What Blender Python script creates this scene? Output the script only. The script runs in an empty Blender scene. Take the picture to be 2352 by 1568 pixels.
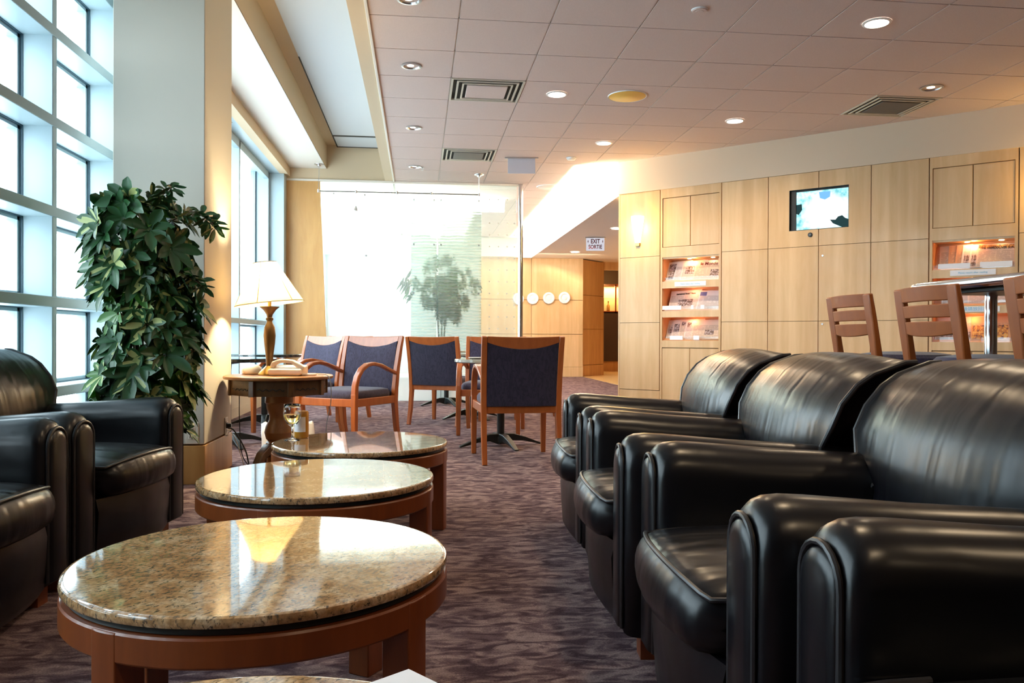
import bpy, bmesh, math, random
from mathutils import Vector, Matrix
R = math.radians
random.seed(7)
SC = bpy.context.scene
COL = SC.collection

# ---------------------------------------------------------------- camera, sky, exposure
cam_d = bpy.data.cameras.new('camera'); cam = bpy.data.objects.new('camera', cam_d); COL.objects.link(cam)
cam_d.sensor_width = 36.0; cam_d.lens = 36.0 * 1854.3 / 2352.0
cam_d.clip_start = 0.05; cam_d.clip_end = 200
cam.matrix_world = (Matrix.Translation((0, 0, 0.86)) @ Matrix.Rotation(R(-6.609), 4, 'Z')
                    @ Matrix.Rotation(R(90 - 0.286), 4, 'X') @ Matrix.Rotation(R(0.21), 4, 'Z'))
SC.camera = cam
SC.view_settings.view_transform = 'Standard'; SC.view_settings.look = 'None'
SC.view_settings.exposure = 1.0; SC.view_settings.gamma = 1.0
SC.view_settings.use_curve_mapping = False
SC.cycles.use_denoising = True
SC.cycles.max_bounces = 10; SC.cycles.diffuse_bounces = 6; SC.cycles.glossy_bounces = 5
SC.cycles.transparent_max_bounces = 16; SC.cycles.transmission_bounces = 8
SC.cycles.caustics_reflective = False; SC.cycles.caustics_refractive = False
SC.cycles.sample_clamp_indirect = 6.0
SC.cycles.blur_glossy = 0.5

world = bpy.data.worlds.new('sky'); SC.world = world; world.use_nodes = True
wn = world.node_tree.nodes; wn.clear()
wo = wn.new('ShaderNodeOutputWorld'); wb = wn.new('ShaderNodeBackground')
wb.inputs['Color'].default_value = (0.84, 0.94, 1.0, 1); wb.inputs['Strength'].default_value = 5.2
world.node_tree.links.new(wb.outputs[0], wo.inputs[0])

def lamp(kind, name, loc, energy, color=(1, .78, .52), size=.1, target=None, spot=120, blend=.6, size_y=None):
    d = bpy.data.lights.new(name, kind); d.energy = energy; d.color = color
    if kind == 'AREA':
        d.size = size
        if size_y: d.shape = 'RECTANGLE'; d.size_y = size_y
    else: d.shadow_soft_size = size
    if kind == 'SPOT': d.spot_size = R(spot); d.spot_blend = blend
    o = bpy.data.objects.new(name, d); COL.objects.link(o); o.location = loc
    if target is not None:
        o.rotation_euler = (Vector(target) - Vector(loc)).to_track_quat('-Z', 'Y').to_euler()
    return o

WARM = (1, .74, .46)
# wall washers along the bulkhead and behind the glass partition
lamp('AREA', 'wall_washer_light', (1.75, 13.3, 2.80), 340, (1, .86, .62), 7.2, (2.45, 13.3, 2.78), size_y=.12).data.spread = R(95)
lamp('AREA', 'far_wall_washer_light', (2.7, 16.2, 2.5), 13, (1, .80, .55), 2.0, (2.7, 17.5, 1.0), size_y=.3)

# ---------------------------------------------------------------- helpers
class MB:
    def __init__(s): s.v = []; s.f = []; s.m = []
    def add(s, vs, fs, mi=0):
        o = len(s.v); s.v += [tuple(v) for v in vs]
        for f in fs: s.f.append(tuple(i + o for i in f)); s.m.append(mi)
        return s
    def box(s, x0, x1, y0, y1, z0, z1, mi=0):
        vs = [(x, y, z) for x in (x0, x1) for y in (y0, y1) for z in (z0, z1)]
        return s.add(vs, [(0, 1, 3, 2), (4, 6, 7, 5), (0, 4, 5, 1), (2, 3, 7, 6), (0, 2, 6, 4), (1, 5, 7, 3)], mi)
    def loft(s, rings, closed=True, caps=True, mi=0):
        n = len(rings[0]); vs = [p for r in rings for p in r]; fs = []
        for i in range(len(rings) - 1):
            for j in range(n if closed else n - 1):
                k = (j + 1) % n
                fs.append((i*n + j, i*n + k, (i+1)*n + k, (i+1)*n + j))
        if caps and closed:
            fs.append(tuple(range(n))[::-1]); fs.append(tuple((len(rings)-1)*n + j for j in range(n)))
        return s.add(vs, fs, mi)
    def lathe(s, prof, seg=32, c=(0, 0, 0), caps=True, mi=0, sx=1, sy=1):
        rings = [[(c[0] + r*sx*math.cos(2*math.pi*j/seg), c[1] + r*sy*math.sin(2*math.pi*j/seg), c[2] + z) for j in range(seg)] for r, z in prof]
        return s.loft(rings, True, caps, mi)
    def tube(s, pts, r, seg=8, mi=0, closed=False):
        pts = [Vector(p) for p in pts]; rings = []; n = len(pts); u = None
        for i, p in enumerate(pts):
            a = pts[i-1] if i > 0 else (pts[-1] if closed else p); b = pts[i+1] if i < n-1 else (pts[0] if closed else p)
            t = (b - a).normalized()
            if u is None:
                ref = Vector((0, 0, 1)) if abs(t.z) < .9 else Vector((1, 0, 0)); u = t.cross(ref).normalized()
            else: u = (u - t*u.dot(t)).normalized()
            w = t.cross(u); rr = r[i] if isinstance(r, (list, tuple)) else r
            rings.append([p + (u*math.cos(2*math.pi*j/seg) + w*math.sin(2*math.pi*j/seg))*rr for j in range(seg)])
        if closed: rings.append(rings[0])
        return s.loft(rings, True, not closed, mi)
    def sweep(s, path, wid, th, lat=(1, 0, 0), mi=0):
        # rectangular section swept on a path lying in the plane perpendicular to lat
        path = [Vector(p) for p in path]; L = Vector(lat); rings = []; n = len(path)
        for i, p in enumerate(path):
            t = (path[min(i+1, n-1)] - path[max(i-1, 0)]).normalized(); nn = L.cross(t).normalized()
            w = wid[i] if isinstance(wid, (list, tuple)) else wid; h = th[i] if isinstance(th, (list, tuple)) else th
            rings.append([p + L*w/2 + nn*h/2, p - L*w/2 + nn*h/2, p - L*w/2 - nn*h/2, p + L*w/2 - nn*h/2])
        return s.loft(rings, True, True, mi)
    def prism(s, pts, a, b, axis='z', mi=0):
        def P(p, h): return {'z': (p[0], p[1], h), 'y': (p[0], h, p[1]), 'x': (h, p[0], p[1])}[axis]
        return s.loft([[P(p, a) for p in pts], [P(p, b) for p in pts]], True, True, mi)
    def obj(s, name, mats, parent=None, bevel=0, smooth=False, loc=None, rot=None, subsurf=0, angle=35, seg=2):
        me = bpy.data.meshes.new(name); me.from_pydata(s.v, [], s.f); me.validate()
        if not isinstance(mats, (list, tuple)): mats = [mats]
        for m in mats: me.materials.append(m)
        if any(s.m) and len(me.polygons) == len(s.m): me.polygons.foreach_set('material_index', s.m)
        bm = bmesh.new(); bm.from_mesh(me); bmesh.ops.recalc_face_normals(bm, faces=bm.faces); bm.to_mesh(me); bm.free()
        if smooth:
            me.shade_smooth()
            if smooth != 'all': me.set_sharp_from_angle(angle=R(angle))
        o = bpy.data.objects.new(name, me); COL.objects.link(o)
        if bevel:
            b = o.modifiers.new('bevel', 'BEVEL'); b.width = bevel; b.segments = seg; b.limit_method = 'ANGLE'; b.angle_limit = R(40)
            b.harden_normals = False
            me.shade_smooth(); me.set_sharp_from_angle(angle=R(50))
        if subsurf:
            b = o.modifiers.new('sub', 'SUBSURF'); b.levels = subsurf; b.render_levels = subsurf; me.shade_smooth()
        if parent is not None: o.parent = parent
        if loc is not None: o.location = loc
        if rot is not None: o.rotation_euler = rot
        return o

def thing(name, label, cat, loc=(0, 0, 0), rz=0, group=None):
    o = bpy.data.objects.new(name, None); COL.objects.link(o); o.empty_display_size = .1
    o.location = loc; o.rotation_euler = (0, 0, rz); o['label'] = label; o['category'] = cat
    if group: o['group'] = group
    return o
def tag(o, label, cat, group=None):
    o['label'] = label; o['category'] = cat
    if group: o['group'] = group
    return o
def struct(o): o['kind'] = 'structure'; return o
def dup(o, parent=None):
    c = o.copy(); COL.objects.link(c); c.parent = parent
    for ch in [x for x in o.children]: dup(ch, c)
    return c
def place(o, loc, rz, label, group=None):
    o.location = loc; o.rotation_euler = (0, 0, rz); o['label'] = label
    if group: o['group'] = group
    return o
def text(body, size, m, parent, loc, rot=(R(90), 0, 0), name='lettering', ext=.0006, sx=1, bold=0):
    c = bpy.data.curves.new(name, 'FONT'); c.body = body; c.size = size; c.extrude = ext; c.offset = bold
    c.align_x = 'CENTER'; c.align_y = 'CENTER'
    t = bpy.data.objects.new(name, c); COL.objects.link(t); bpy.context.view_layer.update()
    me = bpy.data.meshes.new_from_object(t.evaluated_get(bpy.context.evaluated_depsgraph_get()))
    bpy.data.objects.remove(t)
    o = bpy.data.objects.new(name, me); COL.objects.link(o); me.materials.clear(); me.materials.append(m)
    o.parent = parent; o.location = loc; o.rotation_euler = rot; o.scale = (sx, 1, 1)
    return o

# ---------------------------------------------------------------- materials
def mat(name, col, rough=.5, metal=0, spec=.5, coat=0, sheen=0, alpha=None):
    m = bpy.data.materials.new(name); m.use_nodes = True; b = m.node_tree.nodes['Principled BSDF']
    b.inputs['Base Color'].default_value = (*col, 1); b.inputs['Roughness'].default_value = rough
    b.inputs['Metallic'].default_value = metal; b.inputs['Specular IOR Level'].default_value = spec
    b.inputs['Coat Weight'].default_value = coat; b.inputs['Coat Roughness'].default_value = .06
    if sheen: b.inputs['Sheen Weight'].default_value = sheen
    return m
def nt(m): return m.node_tree, m.node_tree.nodes['Principled BSDF']
def coords(t, scale=(1, 1, 1), kind='Object', rot=(0, 0, 0)):
    tc = t.nodes.new('ShaderNodeTexCoord'); mp = t.nodes.new('ShaderNodeMapping')
    mp.inputs['Scale'].default_value = scale; mp.inputs['Rotation'].default_value = rot
    t.links.new(tc.outputs[kind], mp.inputs[0]); return mp.outputs[0]
def noise(t, vec, scale, detail=4, rough=.5, dist=0):
    n = t.nodes.new('ShaderNodeTexNoise'); n.inputs['Scale'].default_value = scale; n.inputs['Detail'].default_value = detail
    n.inputs['Roughness'].default_value = rough; n.inputs['Distortion'].default_value = dist
    t.links.new(vec, n.inputs['Vector']); return n.outputs['Fac']
def ramp(t, fac, stops):
    r = t.nodes.new('ShaderNodeValToRGB'); e = r.color_ramp.elements
    while len(e) < len(stops): e.new(.5)
    for i, (p, c) in enumerate(stops):
        e[i].position = p; e[i].color = (*c, 1) if len(c) == 3 else c
    t.links.new(fac, r.inputs[0]); return r.outputs[0]
def mix(t, fac, a, b, mode='MIX'):
    n = t.nodes.new('ShaderNodeMix'); n.data_type = 'RGBA'; n.blend_type = mode
    for v, i in ((fac, 0), (a, 6), (b, 7)):
        if hasattr(v, 'links'): t.links.new(v, n.inputs[i])
        elif i == 0: n.inputs[0].default_value = v
        else: n.inputs[i].default_value = (*v, 1)
    return n.outputs[2]
def bump(t, b, h, strength=.3, dist=.01):
    n = t.nodes.new('ShaderNodeBump'); n.inputs['Strength'].default_value = strength; n.inputs['Distance'].default_value = dist
    t.links.new(h, n.inputs['Height']); t.links.new(n.outputs[0], b.inputs['Normal']); return n
def wood(name, c1, c2, rough=.35, scale=(14, 14, 1.6), coat=.0, kind='Object', bands=None, spec=.5):
    m = mat(name, c1, rough, coat=coat, spec=spec); t, b = nt(m); v = coords(t, scale, kind)
    f = noise(t, v, 1.5, 5, .6, .6); c = ramp(t, f, [(.3, c1), (.7, c2)])
    if bands:
        v2 = coords(t, (1, 1, .02), kind); g = noise(t, v2, bands, 2, .5)
        c = mix(t, 1.0, c, ramp(t, g, [(.35, (.86, .82, .76)), (.65, (1, 1, 1))]), 'MULTIPLY')
    t.links.new(c, b.inputs['Base Color']); return m
def emit(name, col, st):
    m = bpy.data.materials.new(name); m.use_nodes = True; t = m.node_tree; t.nodes.clear()
    o = t.nodes.new('ShaderNodeOutputMaterial'); e = t.nodes.new('ShaderNodeEmission')
    e.inputs[0].default_value = (*col, 1); e.inputs[1].default_value = st; t.links.new(e.outputs[0], o.inputs[0]); return m

M = {}
M['wall'] = mat('painted_wall', (.70, .62, .50), .8)
M['wall_white'] = mat('white_paint', (.80, .77, .72), .8)
M['column'] = mat('column_paint', (.58, .525, .45), .75)
M['soffit_paint'] = mat('soffit_paint', (.62, .49, .33), .8)
M['soffit_white'] = mat('soffit_white', (.76, .70, .62), .8)
M['recess'] = mat('recess_white', (.60, .63, .66), .8)
M['bulk'] = mat('bulkhead_paint', (.70, .555, .41), .8)
M['maple'] = wood('maple_veneer', (.70, .46, .235), (.78, .54, .30), .42, (9, 9, 1.2), .12, bands=9, spec=.4)
M['maple_dark'] = wood('maple_orange', (.56, .29, .095), (.66, .37, .13), .42, (9, 9, 1.2), .1, bands=7)
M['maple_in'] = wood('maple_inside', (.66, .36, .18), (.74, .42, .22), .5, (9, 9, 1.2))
M['seam'] = mat('seam_shadow_gap', (.36, .22, .11), .8)
M['cherry'] = wood('cherry_wood', (.33, .080, .016), (.43, .115, .026), .30, (20, 20, 2.5), .25)
M['cherry_deep'] = wood('cherry_wood_table', (.17, .038, .009), (.23, .055, .013), .32, (16, 16, 2), .2)
M['stool_wood'] = wood('stool_wood', (.23, .056, .009), (.31, .082, .014), .42, (10, 10, 3), .03)
M['oak'] = wood('aged_oak', (.26, .105, .028), (.36, .155, .048), .38, (9, 9, 9), .25)
M['oak_dark'] = wood('aged_oak_dark', (.06, .026, .008), (.14, .066, .022), .4, (12, 12, 6), .15)
# carpet
m = mat('carpet', (.1, .07, .07), .95, spec=.1); t, b = nt(m)
v = coords(t, (1, 2.3, 1), 'Object')
f1 = noise(t, v, 9, 3, .55, 1.2); f2 = noise(t, v, 190, 2, .6); f3 = noise(t, coords(t, (1, 1, 1)), 2.0, 2)
c = ramp(t, f1, [(.38, (.078, .046, .058)), (.50, (.175, .115, .125)), (.62, (.32, .23, .225))])
c = mix(t, .55, c, ramp(t, f2, [(.35, (.25, .22, .22)), (.65, (1.6, 1.55, 1.5))]), 'MULTIPLY')
t.links.new(c, b.inputs['Base Color']); bump(t, b, f2, .5, .006); M['carpet'] = m
# ceiling tiles (fine mineral fibre) and its grid
m = mat('ceiling_tile', (.70, .62, .58), .9, spec=.2); t, b = nt(m)
f = noise(t, coords(t), 260, 2, .6); c = ramp(t, f, [(.3, (.61, .495, .455)), (.7, (.71, .585, .54))])
t.links.new(c, b.inputs['Base Color']); bump(t, b, f, .25, .003); M['tile'] = m
M['grid'] = mat('ceiling_grid', (.62, .56, .52), .5)
# leather
def leather(name, wr, st=.30):
    m = mat(name, (.0035, .0037, .0055), .29, spec=.44); t, b = nt(m)
    a = noise(t, coords(t, wr), 5, 1.5, .4, .2)
    bump(t, b, a, st, .02)
    return m
M['leather'] = leather('black_leather', (1.2, 1.2, 1.2))
M['leather_back'] = leather('black_leather_back', (.9, 3.4, .5), .26)
M['leather_seat'] = leather('black_leather_seat', (1.0, 3.4, 1.0), .36)
M['piping'] = mat('leather_piping', (.016, .015, .017), .35, spec=.6)
# granite
m = mat('granite', (.5, .36, .22), .06, coat=.5, spec=.5); m.node_tree.nodes['Principled BSDF'].inputs['Coat Roughness'].default_value = .01; t, b = nt(m); v = coords(t, (1, 1, 1)); v2 = coords(t, (1, 1.9, 1), rot=(0, 0, .5))
c = ramp(t, noise(t, v, 17, 6, .7), [(.32, (.28, .14, .06)), (.5, (.47, .27, .125)), (.66, (.62, .45, .28))])
sp = ramp(t, noise(t, v2, 62, 6, .72, .4), [(.40, (0, 0, 0)), (.465, (1, 1, 1))])
bl = ramp(t, noise(t, v2, 11, 3, .5), [(.42, (.55,)*3), (.58, (1,)*3)])
c = mix(t, 1.0, c, mix(t, bl, (1, 1, 1), sp), 'MULTIPLY') if False else mix(t, sp, mix(t, bl, (.035, .032, .03), (.12, .085, .055)), c)
c2 = ramp(t, noise(t, v, 120, 2, .5), [(.35, (.72,)*3), (.65, (1.12,)*3)])
c = mix(t, 1.0, c, c2, 'MULTIPLY'); t.links.new(c, b.inputs['Base Color']); M['granite'] = m
M['rim'] = mat('dark_rim', (.03, .035, .035), .35, metal=.6)
M['black_metal'] = mat('black_metal', (.012, .014, .014), .35, metal=.3)
M['black_top'] = mat('black_laminate', (.012, .022, .02), .12, coat=.6)
M['chrome'] = mat('chrome', (.78, .78, .80), .10, metal=1)
M['steel'] = mat('brushed_steel', (.6, .6, .62), .28, metal=1)
# blue fabric
def fabric(name, c1, c2):
    m = mat(name, c1, .85, spec=.25, sheen=.25); t, b = nt(m)
    f = noise(t, coords(t, (3, 3, 1), rot=(.5, .9, .4)), 9, 4, .6, 1.6)
    t.links.new(ramp(t, f, [(.44, c1), (.50, c2), (.56, c1)]), b.inputs['Base Color'])
    bump(t, b, noise(t, coords(t), 300, 2), .3, .003); return m
M['fabric'] = fabric('navy_patterned_fabric', (.048, .040, .078), (.026, .022, .045))
M['fabric_back'] = fabric('dark_navy_fabric', (.026, .021, .042), (.012, .010, .022))
M['seat_black'] = mat('dark_vinyl', (.03, .024, .04), .45)
# window frames and glass
M['alu'] = mat('window_aluminium', (.39, .49, .53), .38, spec=.5)
M['gasket'] = mat('gasket', (.05, .10, .13), .5)
def facing(t, f0=.04, f1=.8):
    # reflectance that grows towards grazing angles, the same from both sides of a thin pane
    lw = t.nodes.new('ShaderNodeLayerWeight'); lw.inputs[0].default_value = .5
    p = t.nodes.new('ShaderNodeMath'); p.operation = 'POWER'; p.inputs[1].default_value = 4.5; t.links.new(lw.outputs['Facing'], p.inputs[0])
    q = t.nodes.new('ShaderNodeMath'); q.operation = 'MULTIPLY_ADD'; q.inputs[1].default_value = f1; q.inputs[2].default_value = f0
    t.links.new(p.outputs[0], q.inputs[0]); return q.outputs[0]
def glassmat(name, tint, fres=True, gloss=.12):
    m = bpy.data.materials.new(name); m.use_nodes = True; t = m.node_tree; t.nodes.clear()
    o = t.nodes.new('ShaderNodeOutputMaterial'); a = t.nodes.new('ShaderNodeBsdfTransparent'); g = t.nodes.new('ShaderNodeBsdfGlossy')
    mx = t.nodes.new('ShaderNodeMixShader'); a.inputs[0].default_value = (*tint, 1); g.inputs['Roughness'].default_value = .02
    t.links.new(facing(t), mx.inputs[0]); t.links.new(a.outputs[0], mx.inputs[1]); t.links.new(g.outputs[0], mx.inputs[2])
    t.links.new(mx.outputs[0], o.inputs[0]); return m
M['pane'] = glassmat('window_glass', (.88, .97, 1.0))
M['acrylic'] = glassmat('clear_acrylic', (.95, .97, .98))
def frost(name, diff, clear, tint=(.92, .97, .95), tex=None, rough=.15):
    m = bpy.data.materials.new(name); m.use_nodes = True; t = m.node_tree; t.nodes.clear()
    o = t.nodes.new('ShaderNodeOutputMaterial'); tr = t.nodes.new('ShaderNodeBsdfTransparent'); tl = t.nodes.new('ShaderNodeBsdfTranslucent')
    g = t.nodes.new('ShaderNodeBsdfGlossy'); df = t.nodes.new('ShaderNodeBsdfDiffuse'); rf = t.nodes.new('ShaderNodeBsdfRefraction')
    rf.inputs['Roughness'].default_value = rough; rf.inputs['IOR'].default_value = 1.03 if not tex else 1.05
    tr.inputs[0].default_value = (*tint, 1); rf.inputs[0].default_value = (*tint, 1); tl.inputs[0].default_value = (*diff, 1); df.inputs[0].default_value = (*diff, 1)
    g.inputs['Roughness'].default_value = .05
    m1 = t.nodes.new('ShaderNodeMixShader'); m1.inputs[0].default_value = clear
    m0 = t.nodes.new('ShaderNodeMixShader'); m0.inputs[0].default_value = .3
    t.links.new(tl.outputs[0], m0.inputs[1]); t.links.new(df.outputs[0], m0.inputs[2])
    mt = t.nodes.new('ShaderNodeMixShader'); mt.inputs[0].default_value = .72 if not tex else .55
    t.links.new(tr.outputs[0], mt.inputs[1]); t.links.new(rf.outputs[0], mt.inputs[2])
    t.links.new(m0.outputs[0], m1.inputs[1]); t.links.new(mt.outputs[0], m1.inputs[2])
    m2 = t.nodes.new('ShaderNodeMixShader'); 
    t.links.new(facing(t, .03, .6), m2.inputs[0]); t.links.new(m1.outputs[0], m2.inputs[1]); t.links.new(g.outputs[0], m2.inputs[2])
    t.links.new(m2.outputs[0], o.inputs[0])
    if tex:
        w = t.nodes.new('ShaderNodeTexWave'); w.bands_direction = 'Z'; w.inputs['Scale'].default_value = 7.5
        w.inputs['Distortion'].default_value = 5; w.inputs['Detail'].default_value = 3; w.inputs['Detail Scale'].default_value = 1.2
        t.links.new(coords(t, (.5, 1, 1)), w.inputs['Vector'])
        bp = t.nodes.new('ShaderNodeBump'); bp.inputs['Strength'].default_value = 1; bp.inputs['Distance'].default_value = .02
        t.links.new(w.outputs['Fac'], bp.inputs['Height'])
        for n in (rf, g, df, tl): t.links.new(bp.outputs[0], n.inputs['Normal'])
        c = ramp(t, w.outputs['Fac'], [(.12, (diff[0]*.72, diff[1]*.70, diff[2]*.5)), (.3, diff)])
        t.links.new(c, tl.inputs[0]); t.links.new(c, df.inputs[0])
    return m
M['frost'] = frost('frosted_glass', (.72, .82, .79), .74, rough=.06)
M['frost_low'] = frost('frosted_glass_lower', (.80, .88, .84), .45, rough=.2)
M['tex_glass'] = frost('rippled_glass', (1, .97, .80), .70, tex=True, rough=.04)
M['green'] = mat('leaf_green', (.024, .088, .027), .36, spec=.5)
M['green2'] = mat('leaf_green_young', (.055, .17, .02), .35)
M['cream'] = mat('leaf_cream', (.42, .46, .17), .4)
M['bark'] = mat('bark', (.14, .09, .05), .8)
M['pot'] = mat('pot_dark', (.05, .045, .04), .4)
M['plastic'] = mat('cream_plastic', (.82, .72, .60), .35)
M['white'] = mat('white_plastic', (.85, .85, .84), .4)
M['outlet'] = mat('outlet_plastic', (.78, .72, .62), .4)
M['paper'] = mat('white_paper', (.86, .85, .88), .7)
M['ink'] = mat('black_ink', (.02, .02, .02), .6)
M['red_ink'] = mat('dark_red_ink', (.12, .004, .01), .6)
M['blue_ink'] = mat('pale_blue_ink', (.25, .55, .75), .6)
M['brass'] = mat('antique_brass', (.45, .30, .10), .28, metal=1)
M['bronze'] = mat('antique_bronze', (.16, .10, .045), .38, metal=.75)
M['lit'] = emit('downlight_glow', (1, .93, .80), 14)
M['lit_dim'] = emit('downlight_dim', (1, .85, .66), 2.2)
M['reflector'] = mat('reflector', (.75, .75, .76), .15, metal=1)
M['vent_dark'] = mat('vent_dark', (.025, .025, .02), .7)
M['vent'] = mat('vent_metal', (.62, .56, .46), .5)
M['black'] = mat('black_plastic', (.01, .01, .01), .35)
M['cable'] = mat('black_cable', (.01, .01, .01), .5)
M['cable_grey'] = mat('grey_cable', (.35, .36, .36), .5)

# ---------------------------------------------------------------- room shell
ZC = 2.957
YE = 11.0          # glass partition
mb = MB().box(-2.35, 8.2, -3.8, 24, -.12, 0); struct(mb.obj('floor', M['carpet']))
# ceiling: every tile modelled in its grid
X0, Y0, TS = .259, 5.34, .61
mb = MB(); gr = MB()
holes = set()
def in_low(x, y): return x > 2.42 and y > 9.3
xs = [X0 + TS*k for k in range(-1, 13)]; ys = [Y0 + TS*k for k in range(-15, 20)]
xs[0] = -.335
VENTS = [(1, 2), (1, 6), (7, 2)]      # column, row of the ceiling diffusers
for i in range(len(xs) - 1):
    for j in range(len(ys) - 1):
        if in_low((xs[i]+xs[i+1])/2 - .2, ys[j]): continue
        if ys[j] > 17.0: continue
        if (i, j - 15) in [(a, b) for a, b in VENTS]: continue
        g = .006
        mb.box(xs[i] + g, xs[i+1] - g, ys[j] + g, ys[j+1] - g, ZC + .002, ZC + .02)
for x in xs[1:]: gr.box(x - .010, x + .010, -3.8, 17.4 if x < 2.5 else 9.9, ZC + .008, ZC + .03)
for y in ys: gr.box(-.335, 7.5 if y < 9.6 else 2.42, y - .010, y + .010, ZC + .008, ZC + .03)
c_ = struct(mb.obj('ceiling', M['tile']))
struct(gr.obj('trim_1', M['grid']))
struct(MB().box(-.36, 8.2, -3.8, 17.4, ZC + .03, ZC + .06).obj('ceiling_slab', M['vent_dark']))
struct(MB().box(-.345, -.325, -3.8, YE, ZC - .012, ZC + .05).obj('trim_2', M['soffit_white'], bevel=.003))
# recessed window-side ceiling
struct(MB().box(-.455, -.345, -3.8, YE, ZC, 3.43).obj('wall_soffit_inner', M['soffit_paint']))
struct(MB().box(-1.087, -.455, -3.8, 10.35, 3.395, 3.43).box(-1.075, -.455, 10.44, YE, 3.395, 3.43).box(-1.09, -.44, 10.34, 10.45, 3.425, 3.45).obj('ceiling_recess', M['recess']))
struct(MB().box(-1.09, -.455, 10.35, 10.44, 3.40, 3.42).box(-1.09, -1.078, 7.5, YE, 3.392, 3.42).box(-1.09, -.455, 10.965, YE, 3.392, 3.42).obj('trim_3', M['vent_dark']))
struct(MB().box(-1.226, -1.087, -3.8, YE, 3.41, 3.45).box(-1.228, -1.224, -3.8, YE, 3.103, 3.41).obj('wall_soffit_beam', M['soffit_paint']))
struct(MB().box(-1.70, -1.2241, -3.8, YE, 3.103, 3.13).obj('ceiling_window_side', M['soffit_white']))
struct(MB().box(-1.80, -1.70, -3.8, YE, 2.985, 3.13).obj('wall_soffit_window', M['soffit_paint']))
struct(MB().box(-2.2, -1.80, -3.8, YE, 2.985, 3.05).obj('ceiling_window_head', M['alu']))
struct(MB().box(-2.3, 8.3, -3.95, 24, 3.45, 3.5).obj('ceiling_leak_cover', M['wall_white']))  # unseen slab added to stop sky light leaking in from above
struct(MB().box(-2.2, -.345, YE + .0, YE + .06, 2.957, 3.45).obj('wall_recess_end', M['soffit_paint']))
struct(MB().box(-2.3, 8.3, 23.95, 24.1, 0, 3.5).obj('wall_far_end', M['wall_white']))
# column
CX0, CX1, CY0, CY1 = -1.745, -1.237, 4.87, 5.55
struct(MB().box(CX0, CX1, CY0, CY1, .232, 3.42).obj('wall_column', M['column'], bevel=.004))
struct(MB().box(CX0 - .006, CX1 + .006, CY0 - .006, CY1 + .006, 0, .225).obj('baseboard_column', M['maple_dark'], bevel=.003))
struct(MB().box(-1.97, CX0 + .01, 5.42, 5.58, 0, 3.1).obj('wall_return', mat('grey_green_wall', (.36, .46, .47), .6), bevel=.03, seg=4))
# low wall under the windows and outer walls
struct(MB().box(-2.2, -1.93, -3.8, YE, 0, .40).obj('wall_left', M['wall']))
struct(MB().box(-2.2, -1.90, -3.8, YE, .40, .43).obj('trim_4', M['alu'], bevel=.005))
struct(MB().box(-1.935, -1.922, 5.6, YE, 0, .10).obj('baseboard_left', M['wall']))
M['brown_wall'] = mat('brown_wall', (.16, .10, .065), .7)  # dark tone so the unseen room behind the camera reflects little
struct(MB().box(-2.35, 8.2, -3.95, -3.8, 0, 3.4).obj('wall_back', M['brown_wall']))
struct(MB().box(-2.2, -1.93, -3.8, .16, .43, 3.4).obj('wall_left_blocker', M['brown_wall']))  # unseen wall added to block window light from behind the camera
struct(MB().box(8.2, 8.3, -3.8, 24, 0, 3.4).obj('wall_right', M['brown_wall']))
# area beyond the partition
struct(MB().box(-2.2, -2.1, YE, 24, 0, .43).box(-2.2, -2.1, 17.4, 24, .43, 3.4).obj('wall_far_left', M['wall_white']))
struct(MB().box(-2.2, -2.1, YE, 24, 2.985, 3.45).obj('wall_far_left_head', M['wall_white']))
struct(MB().box(-2.2, -.36, YE + .02, 17.5, 2.975, 3.0).obj('ceiling_far_left', M['soffit_white']))
mb = MB(); x_ = -2.1
cuts = [1.30, 2.45, 3.60]
for a, b_ in zip(cuts[:-1], cuts[1:]):
    for z0, z1 in ((.22, .93), (.94, 1.68), (1.69, 2.62)):
        mb.box(a + .004, b_ - .004, 17.5, 17.53, z0, z1)
mb.box(1.3, 3.6, 17.49, 17.53, 0, .215)
struct(MB().box(-2.1, 1.3, 17.5, 17.53, 0, 3.0).obj('wall_far_white', M['wall_white']))
struct(mb.obj('wall_far', M['maple']))
struct(MB().box(-2.1, 3.61, 17.53, 17.6, 0, 3.0).obj('wall_far_backing', M['seam']))
# lower ceiling and bulkhead (wall washed)
struct(MB().box(2.441, 8.2, 9.47, 17.24, 2.58, 2.62).box(-2.1, 8.2, 17.241, 24, 2.60, 2.64).obj('ceiling_lower', M['soffit_white']))
struct(MB().box(2.40, 2.44, 9.47, 17.2, 2.575, 2.99).box(-2.1, 2.44, 17.2, 17.24, 2.575, 2.99).obj('wall_bulkhead', M['soffit_white']))
# ---- angled maple wall; s runs along the wall, y into it
WP = Vector((2.397, 9.472, 0)); WA = math.atan2(-.690, .724)
def wall_pt(s, y=0, z=0): return Vector((WP.x + s*math.cos(WA) - y*math.sin(WA), WP.y + s*math.sin(WA) + y*math.cos(WA), z))
SS = [0, .527, 1.275, 1.794, 2.318, 2.822, 3.338, 4.066, 4.70, 5.3, 5.9, 6.5, 7.1]
ZS = [.25, 1.04, 1.812, 2.577]
TVR = (2.017, 2.612, 1.982, 2.408)
def rect_minus(r, h):
    s0, s1, z0, z1 = r; a, b, c, d = h
    if a >= s1 or b <= s0 or c >= z1 or d <= z0: return [r]
    a, b, c, d = max(a, s0), min(b, s1), max(c, z0), min(d, z1); out = []
    if c > z0: out.append((s0, s1, z0, c))
    if d < z1: out.append((s0, s1, d, z1))
    if a > s0: out.append((s0, a, c, d))
    if b < s1: out.append((b, s1, c, d))
    return out
mb = MB(); bk = MB()
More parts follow.
